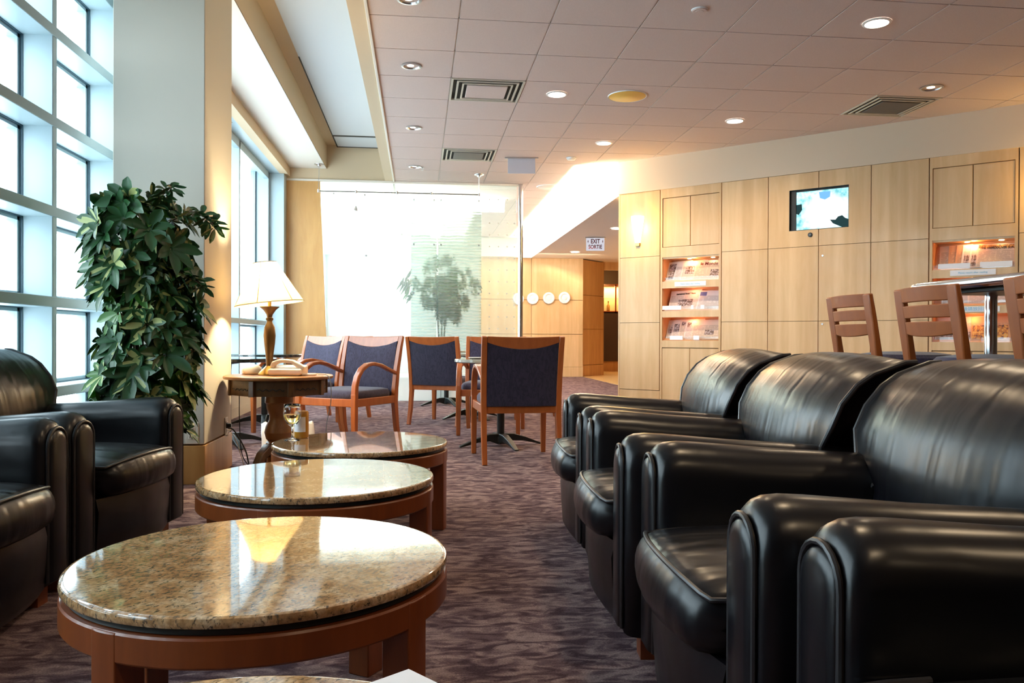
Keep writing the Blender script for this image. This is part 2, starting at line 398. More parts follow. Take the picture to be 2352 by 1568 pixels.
for i in range(len(SS) - 1):
    if i in (1, 6): continue
    for j in range(3):
        g = .0035
        for r in rect_minus((SS[i] + g, SS[i+1] - g, ZS[j] + g*.7, ZS[j+1] - g*.7), TVR): mb.box(r[0], r[1], 0, .02, r[2], r[3])
        for r in rect_minus((SS[i], SS[i+1], ZS[j], ZS[j+1]), TVR): bk.box(r[0], r[1], .021, .03, r[2], r[3])
    mb.box(SS[i], SS[i+1], .004, .024, 0, .246); bk.box(SS[i], SS[i+1], .021, .03, 0, .25)
mb.box(-.02, 0.0, .0, .34, 0, 2.577)
struct(mb.obj('wall_maple', M['maple'], loc=WP, rot=(0, 0, WA)))
struct(bk.obj('wall_maple_backing', M['seam'], loc=WP, rot=(0, 0, WA)))
struct(MB().box(-.02, 7.5, -.012, .3, 2.577, ZC + .02).obj('wall_soffit_maple', M['bulk'], loc=WP, rot=(0, 0, WA)))

# ---------------------------------------------------------------- windows
def window(name, ys_, zs, xg=-2.1, xi=-1.93, top=2.985, zb=.43):
    w = bpy.data.objects.new(name, None); COL.objects.link(w); struct(w); w.location = (0, 0, 0)
    for y in ys_:
        MB().box(xg, xi, y - .026, y + .026, zb, top).obj('mullion', M['alu'], w, bevel=.004)
        MB().box(xg + .003, xg + .022, y - .031, y + .031, zb, top).obj('gasket', M['gasket'], w)
        MB().box(xg - .05, xg + .006, y - .052, y + .052, zb, top).obj('outer_frame', M['alu'], w)
    for z in zs:
        MB().box(xg, xi + .006, ys_[0], ys_[-1], z - .028, z + .028).obj('transom', M['alu'], w, bevel=.004)
        MB().box(xg + .003, xg + .02, ys_[0], ys_[-1], z - .033, z + .033).obj('gasket', M['gasket'], w)
        MB().box(xg - .05, xg + .006, ys_[0], ys_[-1], z - .052, z + .052).obj('outer_frame', M['alu'], w)
    MB().add([(xg + .001, ys_[0], zb), (xg + .001, ys_[-1], zb), (xg + .001, ys_[-1], top), (xg + .001, ys_[0], top)], [(0, 1, 2, 3)]).obj('glass_pane', M['pane'], w)
    return w
window('window_1', [5.44 - .875*k for k in range(0, 7)][::-1], [.56, 1.04, 1.52, 2.0, 2.48, 2.96])
window('window_2', [5.62, 7.35, 9.05, 10.76], [1.03])
window('window_3', [11.1, 13.2, 15.3, 17.4], [1.03])
struct(MB().box(-2.1, -1.745, 10.80, 10.99, 0, 2.985).obj('wall_window_end', M['alu'], bevel=.004))
struct(MB().box(-1.99, -1.93, 5.6, 10.8, 2.90, 2.985).obj('trim_5', M['alu']))

# ---------------------------------------------------------------- outside
t_ = thing('terminal_building', 'pale concrete terminal building outside beyond the window wall', 'building', (-17, 8, -5))
pb = mat('pale_concrete', (.85, .88, .88), .8); pw = mat('blue_tinted_glazing', (.30, .42, .46), .2)
MB().box(-2, 0, -22, 30, 0, 8.2).obj('facade', pb, t_)
MB().box(-2, .5, -22, 30, 8.2, 8.6).box(-1.2, .9, -22, 30, 5.0, 5.25).obj('cornice', pb, t_)
for k in range(12):
    MB().box(0.0, .06, -20 + 4*k, -17.6 + 4*k, 5.4, 7.4).obj('window_pane', pw, t_)
    MB().box(0.0, .06, -20 + 4*k, -17.6 + 4*k, 1.6, 4.4).obj('window_pane', pw, t_)
struct(MB().box(-60, -2.35, -60, 60, -5.3, -5).obj('ground_outside', mat('pale_apron', (.8, .8, .8), .9)))

# ---------------------------------------------------------------- ceiling fittings
def downlight(x, y, label, kind='lit', r=.075, z=ZC, energy=38, group='recessed ceiling downlights'):
    t = thing('downlight', label, 'ceiling light', (x, y, z), 0, group)
    MB().lathe([(r + .016, .0), (r + .016, -.006), (r, -.009), (r - .004, .0), (r - .01, .012)], 32, caps=False).obj('trim_ring', M['white'] if kind == 'lit' else M['steel'], t, smooth=True)
    if kind == 'lit':
        MB().lathe([(0, -.002), (r - .001, -.002)], 32, caps=False).obj('lens', M['lit'], t)
        if energy: lamp('SPOT', 'downlight_beam', (x, y, z - .03), energy, WARM, .06, (x, y, 0), 150, .8)
    else:
        MB().lathe([(r - .002, -.003), (r*.75, .03), (r*.45, .045), (0, .05)], 32, caps=False).obj('reflector', M['reflector'], t, smooth=True)
        MB().lathe([(0, -.002), (r*.42, -.001), (r*.42, .02)], 20, c=(-r*.1, 0, .0), caps=False).obj('bulb', M['lit_dim'], t)
        if energy: lamp('SPOT', 'downlight_beam', (x, y, z - .03), energy, WARM, .05, (x, y, 0), 110, .8)
    return t
downlight(1.178, 6.875, 'glowing round downlight between the near square vent and the yellow speaker disc')
downlight(1.976, 8.529, 'glowing round downlight near the corner where the maple wall meets the bright bulkhead')
downlight(3.024, 7.495, 'glowing round downlight alone in front of the maple wall soffit, far from the vents')
downlight(3.015, 5.055, 'largest glowing downlight, closest one on the tiled ceiling')
for (x, y) in ((1.2, 4.4), (1.2, 2.0), (3.0, 2.6), (3.0, .2), (1.2, -.6), (5.1, 2.6), (5.1, .4), (3.0, -2.2)):  # unseen downlights without fittings, added near and behind the camera to light the room
    lamp('SPOT', 'downlight_beam', (x, y, ZC - .03), 26, WARM, .06, (x, y, 0), 150, .8)
downlight(-.063, 5.063, 'dim spot downlight cut by the top picture edge, nearest in its row', 'dim', .062, energy=6)
downlight(-.061, 6.302, 'dim spot downlight with dark ring beside the near square vent', 'dim', .062, energy=6)
downlight(-.055, 8.157, 'dim silver spot downlight between the two square vents', 'dim', .062, energy=6)
downlight(-.050, 10.017, 'dim spot downlight nearest the glass partition in its row', 'dim', .062, energy=6)
downlight(4.247, 6.30, 'unlit silver downlight next to the right-hand vent by the maple wall', 'dim', .075, energy=0)
for (x, y, l) in ((3.107, 15.9, 'small glowing downlight in the low ceiling beside the exit sign'), (3.084, 12.388, 'glowing downlight in the low ceiling half hidden behind the maple wall corner'), (4.3, 18.6, 'downlight over the bar cabinet in the far passage')):
    downlight(x, y, l, r=.085, z=2.575 if y < 17 else 2.60, energy=7)
def vent(x, y, label, centre):
    t = thing('ceiling_vent', label, 'air vent', (x, y, ZC), 0, 'square ceiling air diffusers')
    def ring(a, b, z0, z1, m, nm):
        MB().box(-a, a, -a, -b, z0, z1).box(-a, a, b, a, z0, z1).box(-a, -b, -b, b, z0, z1).box(b, a, -b, b, z0, z1).obj(nm, m, t)
    ring(.302, .286, -.004, .01, M['vent'], 'frame'); ring(.256, .240, -.008, .0, M['vent'], 'louvre'); ring(.210, .196, -.012, -.004, M['vent'], 'louvre')
    MB().box(-.30, .30, -.30, .30, .018, .028).obj('backing', M['vent_dark'], t)
    MB().box(-.17, .17, -.17, .17, -.014, -.004).obj('face_plate', centre, t, bevel=.003)
m = mat('perforated_plate', (.12, .11, .10), .6)
for (c, r_), l, mm in zip(VENTS, ('square ceiling vent with plain white centre plate, nearer the camera', 'square ceiling vent with dark grille centre near the glass partition', 'square ceiling vent with dark grille centre beside the maple wall'), (M['tile'], m, m)):
    vent(X0 + TS*(c - 1) + TS/2 if c < 7 else 4.224, Y0 + TS*r_ + TS/2, l, mm)
def ceiling_speaker(x, y, label, m, r=.16):
    t = thing('ceiling_speaker', label, 'ceiling speaker', (x, y, ZC)); MB().lathe([(0, -.012), (r*.48, -.012), (r*.5, -.010), (r*.9, -.010), (r, -.004), (r, .002)], 40, caps=False).obj('grille', m, t, smooth=True)
    MB().lathe([(r*.99, -.002), (r*1.04, -.006), (r*1.06, .002)], 40, caps=False).obj('rim', M['white'], t, smooth=True)
ceiling_speaker(1.795, 6.859, 'round yellow-tinted ceiling speaker on the tiled ceiling', mat('yellowed_grille', (.85, .52, .10), .5))
ceiling_speaker(1.792, 11.115, 'round cream ceiling speaker near the bright bulkhead', M['soffit_white'])
ceiling_speaker(1.779, 5.001, 'small round blank cover plate on the ceiling tiles by the top edge', M['tile'], .05)
t = thing('smoke_detector', 'small white smoke detector on the ceiling near the hanging sign', 'smoke detector', (1.762, 9.279, ZC))
MB().lathe([(.05, .0), (.05, -.02), (.04, -.03), (0, -.03)], 24, caps=False).obj('cover', M['white'], t, smooth=True); MB().lathe([(.06, .0), (.06, -.008), (.05, -.008)], 24, caps=False).obj('base', M['white'], t)
t = thing('hanging_sign', 'blank grey-white sign board hanging from ceiling by the glass partition', 'sign', (1.189, 9.36, ZC), R(-6))
MB().box(-.16, .16, -.012, .012, -.185, -.012).obj('board', mat('sign_back', (.62, .60, .66), .5), t, bevel=.002)
MB().box(-.195, .195, -.022, .022, -.014, .0).obj('mounting_bar', M['steel'], t)
t = thing('exit_sign', 'white bilingual EXIT SORTIE sign with red letters hung from low ceiling', 'sign', (3.0, 13.57, 2.575), R(-8))
MB().box(-.155, .155, -.02, .02, -.225, -.012).obj('board', emit('sign_face', (.86, .84, .92), .40), t, bevel=.003)
MB().box(-.17, .17, -.03, .03, -.012, .0).obj('mounting_bar', M['steel'], t)
text('EXIT', .105, M['red_ink'], t, (0, -.0215, -.07), sx=.72, bold=.003); text('SORTIE', .092, M['red_ink'], t, (0, -.0215, -.165), sx=.78, bold=.0025)
for s_ in (-1, 1):
    MB().prism([(s_*.125 - .008, -.07), (s_*.125 + .008, -.07), (s_*.125, -.10), ], -.0225, -.0215, 'y').prism([(s_*.125 - .008, -.07), (s_*.125 + .008, -.07), (s_*.125, -.04)], -.0225, -.0215, 'y').obj('arrow', M['red_ink'], t)
# cable light system in front of the partition
t = thing('cable_track_light', 'thin steel rod track with tiny spotlight in front of glass partition', 'track light', (0, 10.5, 2.715))
MB().tube([(-1.27, 0, 0), (.78, 0, 0)], .007).obj('rod', mat('dull_steel', (.22, .21, .20), .45, metal=.6), t)
for x in (-1.27, -.80, -.28, .16, .78): MB().lathe([(.015, -.018), (.015, .018)], 12, c=(x, 0, 0)).obj('connector', M['steel'], t, smooth=True)
MB().tube([(-1.27, 0, 0), (-1.29, .22, .386)], .003).tube([(.78, 0, 0), (.77, -.08, .24)], .003).tube([(-.80, 0, 0), (-.80, 0, -.20)], .003).obj('hanger', M['steel'], t)
MB().lathe([(.008, .03), (.02, 0), (.024, -.035), (.0, -.035)], 16, c=(-.80, 0, -.21), caps=False).obj('spot_head', M['chrome'], t, smooth=True)
for x, y, z in ((-1.29, .23, .388), (.77, -.10, .242)): MB().lathe([(.0, -.03), (.025, -.028), (.03, -.012), (.06, -.006), (.062, .0)], 24, c=(x, y, z), caps=False).obj('ceiling_rose', M['steel'], t, smooth=True)
for i, (x, y, z) in enumerate(((.04, 10.05, ZC), (-1.86, 8.3, 2.985))):
    t = thing('sprinkler', ['tiny metal sprinkler on ceiling tiles above the glass partition', 'tiny metal sprinkler at the head of the far window'][i], 'sprinkler', (x, y, z))
    MB().lathe([(.018, 0), (.018, -.004), (.006, -.008), (.006, -.03), (.014, -.034), (0, -.036)], 12, caps=False).obj('head', M['steel'], t, smooth=True)

# ---------------------------------------------------------------- glass partition
t = thing('glass_partition', 'frosted glass partition wall with textured glass panels behind dining chairs', 'partition', (0, YE, 0)); t['kind'] = 'thing'
def etched(pts, y0, y1, name, m, parent):
    # clear glass slab whose room-side face is acid etched
    mb = MB().prism(pts, y0, y1, 'y', 1); mb.m[len(pts)] = 0
    return mb.obj(name, [m, M['pane']], parent)
def quad(x0, x1, z0, z1): return [(x0, z0), (x1, z0), (x1, z1), (x0, z1)]
etched([(-1.19, .37), (-.56, .37), (-.385, 2.93), (-1.31, 2.93)], -.006, .006, 'glass_panel', M['frost'], t)
etched([(-.553, .37), (1.33, .37), (1.33, 2.93), (-.378, 2.93)], -.006, .006, 'glass_panel', M['frost'], t)
etched(quad(-1.20, .30, 0, .362), -.008, .008, 'lower_glass', M['frost_low'], t)
etched(quad(.306, 1.33, 0, .362), -.008, .008, 'lower_glass', M['frost_low'], t)
MB().box(-1.745, 1.42, -.025, .025, 2.93, 2.957).obj('top_rail', M['soffit_white'], t, bevel=.003)
for a, b_ in ((-.10, .238), (.262, .84)):
    p = etched(quad(a, b_, .58, 2.765), -.115, -.100, 'textured_panel', M['tex_glass'], t)
    for z in (.66, 1.45, 2.10, 2.70):
        for x in (a + .035, b_ - .035):
            MB().tube([(x, -.128, z), (x, -.02, z)], .010, 10).obj('standoff', M['steel'], p)
bl = MB()
for x in (.96, 1.08, 1.20, 1.30):
    for k in range(15): bl.tube([(x, -.010, .5 + .16*k), (x, -.006, .5 + .16*k)], .010, 8)
bl.obj('etched_dot', mat('etched_dots', (.9, .88, .8), .5), t)
for x, z in ((-1.13, 2.77), (-.72, 2.76), (-.70, 1.95)): MB().tube([(x, -.03, z), (x, 0, z)], .013, 12).obj('standoff', M['steel'], t)
o = MB().prism([(-1.745, 0), (-1.19, 0), (-1.31, 2.93), (-1.745, 2.93)], YE - .02, YE + .02, 'y').obj('wood_panel', wood('amber_veneer', (.50, .25, .075), (.60, .33, .11), .4, (6, 6, 1.0), .1), bevel=.002, parent=t, loc=(0, -YE, 0))
o['label'] = 'amber wood panel'
p = MB().lathe([(.033, .0), (.033, ZC)], 24, c=(1.385, -.02, 0)).obj('end_post', M['chrome'], t, smooth=True); p['label'] = 'chrome end post'
MB().lathe([(.045, 0), (.045, .015), (.028, .02)], 24, c=(1.385, -.02, 0)).obj('base_flange', M['chrome'], p, smooth=True)
# lamps glowing behind the frosted glass, and an added fill
def globe(x, y, z, label, e, r=.10):
    t = thing('wall_lamp', label, 'lamp', (x, y, z), 0, 'lamps glowing behind the frosted glass')
    MB().lathe([(r*math.sin(a), -r*math.cos(a)) for a in [math.pi*i/12 for i in range(13)]], 20, caps=False).obj('globe', emit('globe_glow', (1, .90, .72), 30), t, smooth='all')
    MB().tube([(0, 0, r), (0, 0, 2.97 - z)], .006).obj('stem', M['steel'], t)
    lamp('POINT', 'lamp_bulb', (x, y, z), e, (1, .84, .58), r)
globe(-.38, 11.55, 2.25, 'glowing globe lamp behind frosted glass beside the ripple panels', 22)
globe(.24, 11.6, 2.38, 'glowing globe lamp behind the seam of the rippled glass panels', 32)
lamp('AREA', 'partition_fill', (-.1, 12.3, 2.9), 40, (1, .93, .76), 2.8, (-.1, 11.0, 1.9), size_y=.3)  # added fill aimed at the etched glass to brighten it; no fitting here
lamp('AREA', 'far_room_light', (-.4, 14.0, 2.9), 45, (1, .90, .74), 2.6, (-.4, 14.0, 0), size_y=4.5)

# ---------------------------------------------------------------- foliage
def leaflet(mb, base, d, up, L, W, mi, cream, droop=.2):
    side = d.cross(up).normalized(); cols = 4
    ws = [.15, .8, 1.0, .82, .12]; pts = []
    for i in range(5):
        u = i/4; c = base + d*(L*u) - Vector((0, 0, 1))*(L*droop*u*u); w = W*ws[i]/2
        pts += [c - side*w + up*w*.35, c - side*w*.35, c + side*w*.35, c + side*w + up*w*.35]
    o = len(mb.v); mb.v += [tuple(p) for p in pts]
    for i in range(4):
        for j in range(3):
            mb.f.append((o + i*4 + j, o + i*4 + j + 1, o + i*4 + 5 + j, o + i*4 + 4 + j))
            mb.m.append(2 if (cream and j == 1 and i < 3) or (cream > 1 and j == 0) else mi)
def whorl(mb, p, out, L, n=7, pc=.45):
    out = out.normalized(); a = out.cross(Vector((0, 0, 1))).normalized() if abs(out.z) < .95 else Vector((1, 0, 0)); b = out.cross(a).normalized()
    mi = 1 if random.random() < .2 else 0; cr = random.random() < pc; ph = random.random()*6
    for k in range(n):
        an = ph + 2*math.pi*k/n; r = a*math.cos(an) + b*math.sin(an)
        d = (r*.88 + out*.38).normalized(); l = L*random.uniform(.7, 1.05)
        leaflet(mb, p + d*.01, d, out, l, l*.44, mi, (2 if random.random() < .3 else 1) if (cr and random.random() < .7) else 0)
def shrub(label, cat, loc, shape, n, L, name, z0, stems, pc=.45, squash=.85, sprigs=()):
    t = thing(name, label, cat, loc); fo = MB(); st = MB()
    for s in range(stems):
        a = 6.28*s/stems; st.tube([(.02*math.cos(a), .02*math.sin(a), .3), (.06*math.cos(a+.6), .06*math.sin(a+.6), z0 + .3), (.09*math.cos(a+1), .09*math.sin(a+1), shape[-1][0] - .2)], [.014, .011, .006])
    for pts in sprigs:
        st.tube(pts, .004, 5)
        for a, b in zip(pts[:-1], pts[1:]):
            for q in range(3):
                p = Vector(a).lerp(Vector(b), (q + 1)/3); whorl(fo, p, Vector((.3, -.5, .6)) if q % 2 else Vector((.2, -.3, -.5)), L*.62, 5, pc)
    for i in range(n):
        z = random.uniform(shape[0][0], shape[-1][0])
        for (za, xa, ra), (zb, xb, rb) in zip(shape[:-1], shape[1:]):
            if za <= z <= zb:
                u = (z - za)/(zb - za); cx = xa + (xb - xa)*u; rr = ra + (rb - ra)*u; break
        a = random.random()*6.283; r = rr*math.sqrt(random.uniform(.25, 1))
        p = Vector((cx + r*math.cos(a), r*squash*math.sin(a), z)); out = Vector((math.cos(a), math.sin(a), random.uniform(-.1, .7)))
        if random.random() < .35: st.tube([(cx*.5, 0, z - .08), tuple((p + Vector((cx*.5, 0, z - .06)))/2), tuple(p)], .0028, 5)
        whorl(fo, p, out, L*random.uniform(.75, 1.15), pc=pc)
    fo.obj('foliage', [M['green'], M['green2'], M['cream']], t, smooth='all'); st.obj('stem', M['bark'], t, smooth=True)
    MB().lathe([(.13, 0), (.17, .28), (.175, .30), (.155, .30), (.15, .26), (0, .26)], 32, caps=False).obj('pot', M['pot'], t, smooth=True)
    return t
shrub('tall bushy umbrella plant with cream-marked leaves in front of the column', 'plant', (-1.41, 4.36, 0),
      [(.36, .03, .19), (.62, .02, .26), (.80, .03, .24), (.95, .06, .21), (1.15, -.02, .26), (1.30, -.02, .275), (1.42, -.01, .25), (1.53, .0, .16), (1.57, 0, .08)], 190, .128, 'umbrella_plant', .3, 5, sprigs=[[(.10, -.05, 1.42), (.25, -.06, 1.50), (.33, -.06, 1.47), (.37, -.06, 1.42)], [(.12, -.05, 1.22), (.24, -.06, 1.17), (.31, -.06, 1.12)], [(.0, -.05, 1.45), (.10, -.08, 1.56), (.16, -.08, 1.62)]])
random.seed(11)
shrub('green weeping plant seen blurred behind the rippled glass', 'plant', (.32, 11.36, 0),
      [(1.08, .12, .08), (1.22, .10, .16), (1.38, .0, .46), (1.6, -.02, .52), (1.80, .0, .38), (1.96, .02, .14)], 90, .115, 'weeping_plant', .9, 3, pc=.05, squash=.40)

# ---------------------------------------------------------------- club armchairs
def armchair():
    t = thing('club_armchair', '', 'armchair')
    # local: +x = front, y = side, z up
    for s in (-1, 1):
        rings = []; w = .081; yc = s*.344
        for x, top, sc in ((-.285, .545, .9), (-.26, .562, 1), (-.10, .572, 1), (.12, .585, 1), (.30, .600, 1), (.345, .602, 1), (.372, .601, .985), (.389, .597, .95), (.401, .589, .89), (.408, .577, .80)):
            ww = w*sc; ring = []; zc = top - w
            ring.append((x, yc - ww, .07 + (1 - sc)*.05)); ring.append((x, yc - ww*1.02, .28)); ring.append((x, yc - ww, zc))
            for k in range(1, 10):
                a = math.pi*(1 - k/10); ring.append((x, yc + ww*math.cos(a), zc + ww*1.0*math.sin(a)))
            ring.append((x, yc + ww, zc)); ring.append((x, yc + ww*1.02, .28)); ring.append((x, yc + ww, .07 + (1 - sc)*.05)); rings.append(ring)
        arm = MB().loft(rings).obj('arm', M['leather'], t, smooth=True, angle=60)
        # front panel with piping
        def arch(x, ww, zt, zb=.09):
            zc = zt - ww; r = [(x, yc - ww, zb), (x, yc - ww, zc)]
            r += [(x, yc + ww*math.cos(math.pi*(1 - k/10)), zc + ww*math.sin(math.pi*(1 - k/10))) for k in range(1, 10)]
            return r + [(x, yc + ww, zc), (x, yc + ww, zb)]
        MB().loft([arch(.398, .056, .565), arch(.410, .056, .565), arch(.419, .049, .556), arch(.423, .036, .54)]).obj('front_panel', M['leather'], arm, smooth=True, angle=60)
        MB().tube(arch(.413, .059, .569), .0055, 8).obj('piping', M['piping'], arm, smooth=True)
    # base
    rings = []
    for z, ex in ((.05, -.02), (.08, 0), (.16, .006), (.24, .010), (.285, .0)):
        ring = [(-.27, -.27, z)]
        for k in range(9):
            u = -1 + k/4; ring.append((.412 + ex + .035*(1 - u*u), .268*u, z))
        ring.append((-.27, .27, z)); rings.append(ring)
    MB().loft(rings).obj('base', M['leather'], t, smooth=True, angle=50)
    # seat cushion
    rings = []; N = 12
    for k in range(N + 1):
        u = -1 + 2*k/N; y = .262*u; e = 1 - abs(u)**6*.35; bow = .035*(1 - u*u); crown = .022*(1 - u*u)
        zt = .405 + crown*.8; prof = []
        for (px, pz) in ((-.22, .30), (-.22, .385), (-.10, .41), (.10, .418), (.30, .415), (.40, .407), (.440, .400), (.462, .375), (.466, .335), (.458, .30), (.430, .276), (.2, .275)):
            fx = px + bow*max(0, min(1, (px + .1)/.5)); pc_ = pz + (crown if pz > .38 else 0)
            zz = .345 + (pc_ - .345)*(e if abs(u) > .9 else 1)
            prof.append((fx - (.012 if abs(u) == 1 else 0), y, zz))
        rings.append(prof)
    cu = MB().loft(rings).obj('seat_cushion', M['leather_seat'], t, smooth=True, angle=60, subsurf=1)
    pp = [(.30, -.256, .402), (.36, -.2565, .400), (.41, -.255, .396), (.433, -.246, .394)]
    pp += [(.440 + .035*(1 - u*u), .252*u, .396 + .021*(1 - u*u)) for u in [-.9 + .1*k for k in range(19)]] + [(x, -y, z) for x, y, z in pp[::-1]]
    MB().tube(pp, .0055, 8).obj('piping', M['piping'], cu, smooth=True)
    # back
    front = [(-.085, .36), (-.088, .43), (-.095, .50), (-.102, .56), (-.118, .632), (-.148, .70), (-.195, .757), (-.245, .792), (-.300, .812), (-.345, .817), (-.378, .808)]
    rings = []; NB = 16
    for k in range(NB + 1):
        u = -1 + 2*k/NB; y = .400*u; d = .030*abs(u)**2.6
        ring = []
        for i, (x, z) in enumerate(front):
            a = front[max(i-1, 0)]; b_ = front[min(i+1, len(front)-1)]; tx, tz = b_[0]-a[0], b_[1]-a[1]; l = math.hypot(tx, tz)
            nx, nz = tz/l, -tx/l; dd = d if i < 9 else d*(.7 if i == 9 else .35)
            yl = .26 if i < 3 else (.36 if i == 3 else .40)
            ring.append((x - nx*dd, y*yl/.40, z - nz*dd))
        rings.append(ring)
    bk_ = MB()
    rear = [(-.372, .775), (-.340, .70), (-.300, .61), (-.278, .54), (-.272, .40), (-.272, .07), (-.20, .07), (-.20, .36)]
    full = [ring + [(x, ring[5][1]*(.985 if z > .56 else .65), z) for x, z in rear] for ring in rings]
    bk_.loft(full)
    bo = bk_.obj('backrest', M['leather_back'], t, smooth=True, angle=48)
    for s in (0, -1):
        MB().tube(rings[s][2:], .0075, 8).obj('piping', M['piping'], bo, smooth=True)
    for sx_ in (-.22, .33):
        for sy_ in (-.36, .36): MB().box(sx_ - .03, sx_ + .03, sy_ - .03, sy_ + .03, 0, .08).obj('foot', M['cherry_deep'], t)
    return t
ac = armchair()
# facing direction of local +x given by rz; the right-hand row faces the tables
def put_chair(o, front_x, cy, rz, label, grp):
    # front_x: world x of the arm fronts
    c = Vector((front_x, cy, 0)) - Vector((math.cos(rz), math.sin(rz), 0))*.405
    return place(o, c, rz, label, grp)
G = 'black leather club armchairs in facing rows'
put_chair(ac, .654, 3.370, R(180 - 6), 'black leather club armchair closest to the dining chairs, at far end of its row', G)
put_chair(dup(ac), .585, 2.492, R(180 - 5.5), 'black leather club armchair in front of a bar stool, middle of the long row', G)
put_chair(dup(ac), .562, 1.627, R(180 - 3.5), 'black leather club armchair beside the nearest granite table, its whole seat visible', G)
put_chair(dup(ac), .575, .755, R(180 - 1), 'black leather club armchair cut off by the lower right picture corner', G)
put_chair(dup(ac), -1.088, 3.245, R(-9), 'black leather club armchair in front of the umbrella plant by the windows', G)
put_chair(dup(ac), -1.172, 2.372, R(-4), 'black leather club armchair cut off at the picture side, next to the window wall', G)

# ---------------------------------------------------------------- granite coffee tables
def coffee_table():
    t = thing('coffee_table', '', 'coffee table'); r = .393
    MB().lathe([(0, .385), (r - .010, .385), (r - .008, .385), (r - .002, .383), (r, .378), (r, .370), (r - .002, .366), (r - .006, .364), (0, .364)], 96, caps=False).obj('granite_top', M['granite'], t, smooth=True)
    MB().lathe([(0, .364), (r - .016, .364), (r - .013, .361), (r - .013, .352), (r - .02, .350), (0, .350)], 96, caps=False).obj('recessed_rim', M['rim'], t, smooth=True)
    MB().lathe([(r - .012, .350), (r - .003, .350), (r, .346), (r, .300), (r - .003, .296), (r - .03, .296), (r - .03, .350), (r - .012, .350)], 96, caps=False).obj('apron', M['cherry_deep'], t, smooth=True)
    for k in range(4):
        a = R(90*k); hw = .031
        l = MB().prism([(.330, -hw), (.330, hw), (.3925, hw), (.3945, hw*.5), (.3952, 0), (.3945, -hw*.5), (.3925, -hw)], 0, .349).obj('leg', M['cherry_deep'], t, bevel=.003)
        l.rotation_euler = (0, 0, a)
    return t
ct = coffee_table(); GT = 'round granite-topped coffee tables in a row'
place(ct, (-.329, 1.799, 0), R(57), 'round granite coffee table reflecting the lit lamp shade', GT)
place(dup(ct), (-.340, 2.820, 0), R(75), 'round granite coffee table, second in the row from the lamp table, nothing on it', GT)
place(dup(ct), (-.259, 3.734, 0), R(75), 'round granite coffee table holding the wine glass and amber jar', GT)
place(dup(ct), (-.225, .775, 0), R(50), 'round granite coffee table with white booklet, only its top edge showing', GT)
t = thing('booklet', 'white booklet corner lying on the nearest coffee table', 'booklet', (-.012, 1.150, .386), R(-52))
MB().box(-.0, .15, -.21, .0, 0, .004).obj('cover', M['paper'], t); MB().box(.002, .148, -.208, -.002, .004, .0055).obj('page', M['paper'], t)

# wine glass, amber jar
def glass_pr(name, ior=1.45, col=(1, 1, 1)):
    m = mat(name, col, 0.0); b = m.node_tree.nodes['Principled BSDF']; b.inputs['Transmission Weight'].default_value = 1; b.inputs['IOR'].default_value = ior; return m
M['glass'] = glass_pr('clear_glass'); M['wine'] = glass_pr('white_wine', 1.33, (.93, .85, .42)); M['amber'] = mat('amber_glass', (.45, .20, .02), .08, coat=.5)
t = thing('wine_glass', 'stemmed wine glass with a little white wine on granite table', 'wine glass', (-.575, 3.80, .3852))
MB().lathe([(0, .0), (.036, .0), (.037, .002), (.012, .006), (.005, .012), (.0045, .05), (.008, .062), (.024, .075), (.038, .098), (.041, .120), (.038, .150), (.036, .165),
            (.0348, .165), (.0368, .150), (.0398, .120), (.0365, .098), (.022, .077), (0, .066)], 40, caps=False).obj('glass', M['glass'], t, smooth='all')
MB().lathe([(0, .067), (.0205, .0775), (.0345, .098), (.0385, .116), (.0385, .118), (0, .118)], 32, caps=False).obj('wine', M['wine'], t, smooth=True)
t = thing('amber_jar', 'amber drink can with pale label behind the wine glass', 'can', (-.545, 3.885, .3852))
MB().lathe([(0, 0), (.030, 0), (.033, .004), (.033, .118), (.028, .126), (0, .126)], 32, caps=False).obj('body', M['amber'], t, smooth=True)
mb = MB()
mb.loft([[(.0336*math.cos(a), .0336*math.sin(a), z) for a in [R(200 + 10*k) for k in range(12)]] for z in (.03, .10)], closed=False); mb.obj('label_band', M['paper'], t, smooth=True)

# ---------------------------------------------------------------- pedestal side table, lamp, phone
SX, SY = -.885, 5.30
t = thing('pedestal_table', 'carved round wooden pedestal table carrying the lamp and telephone', 'side table', (SX, SY, 0))
MB().lathe([(0, .615), (.326, .615), (.329, .615), (.338, .611), (.340, .603), (.336, .594), (.30, .590), (0, .590)], 64, caps=False).obj('tabletop', M['oak'], t, smooth=True)
n8 = [(.305*math.cos(R(22.5 + 45*k)), .305*math.sin(R(22.5 + 45*k))) for k in range(8)]
ap = MB().prism(n8, .495, .591).obj('apron', M['oak_dark'], t, bevel=.004)
for k in range(8):
    a = R(22.5 + 45*k); MB().box(.290, .311, -.018, .018, .493, .590).obj('corner_block', M['oak_dark'], ap, bevel=.003, rot=(0, 0, a))
for k in range(8):
    a = R(45*k); w = MB(); w.tube([(.2835, -.08 + .008*i, .535 + .006*math.sin(i*1.25)) for i in range(21)], .0028, 6); w.obj('carving', M['black'], ap, rot=(0, 0, a))
prof = [(.085, .495), (.088, .44), (.080, .432), (.075, .40), (.060, .36), (.062, .33), (.082, .29), (.090, .25), (.080, .21), (.068, .196), (.082, .186), (.066, .176), (.081, .166), (.066, .156), (.080, .146), (.066, .136), (.079, .126), (.062, .112), (.075, .10), (.075, .06), (0, .055)]
MB().lathe(prof, 40, caps=False).obj('pedestal', M['oak'], t, smooth=True, angle=25)
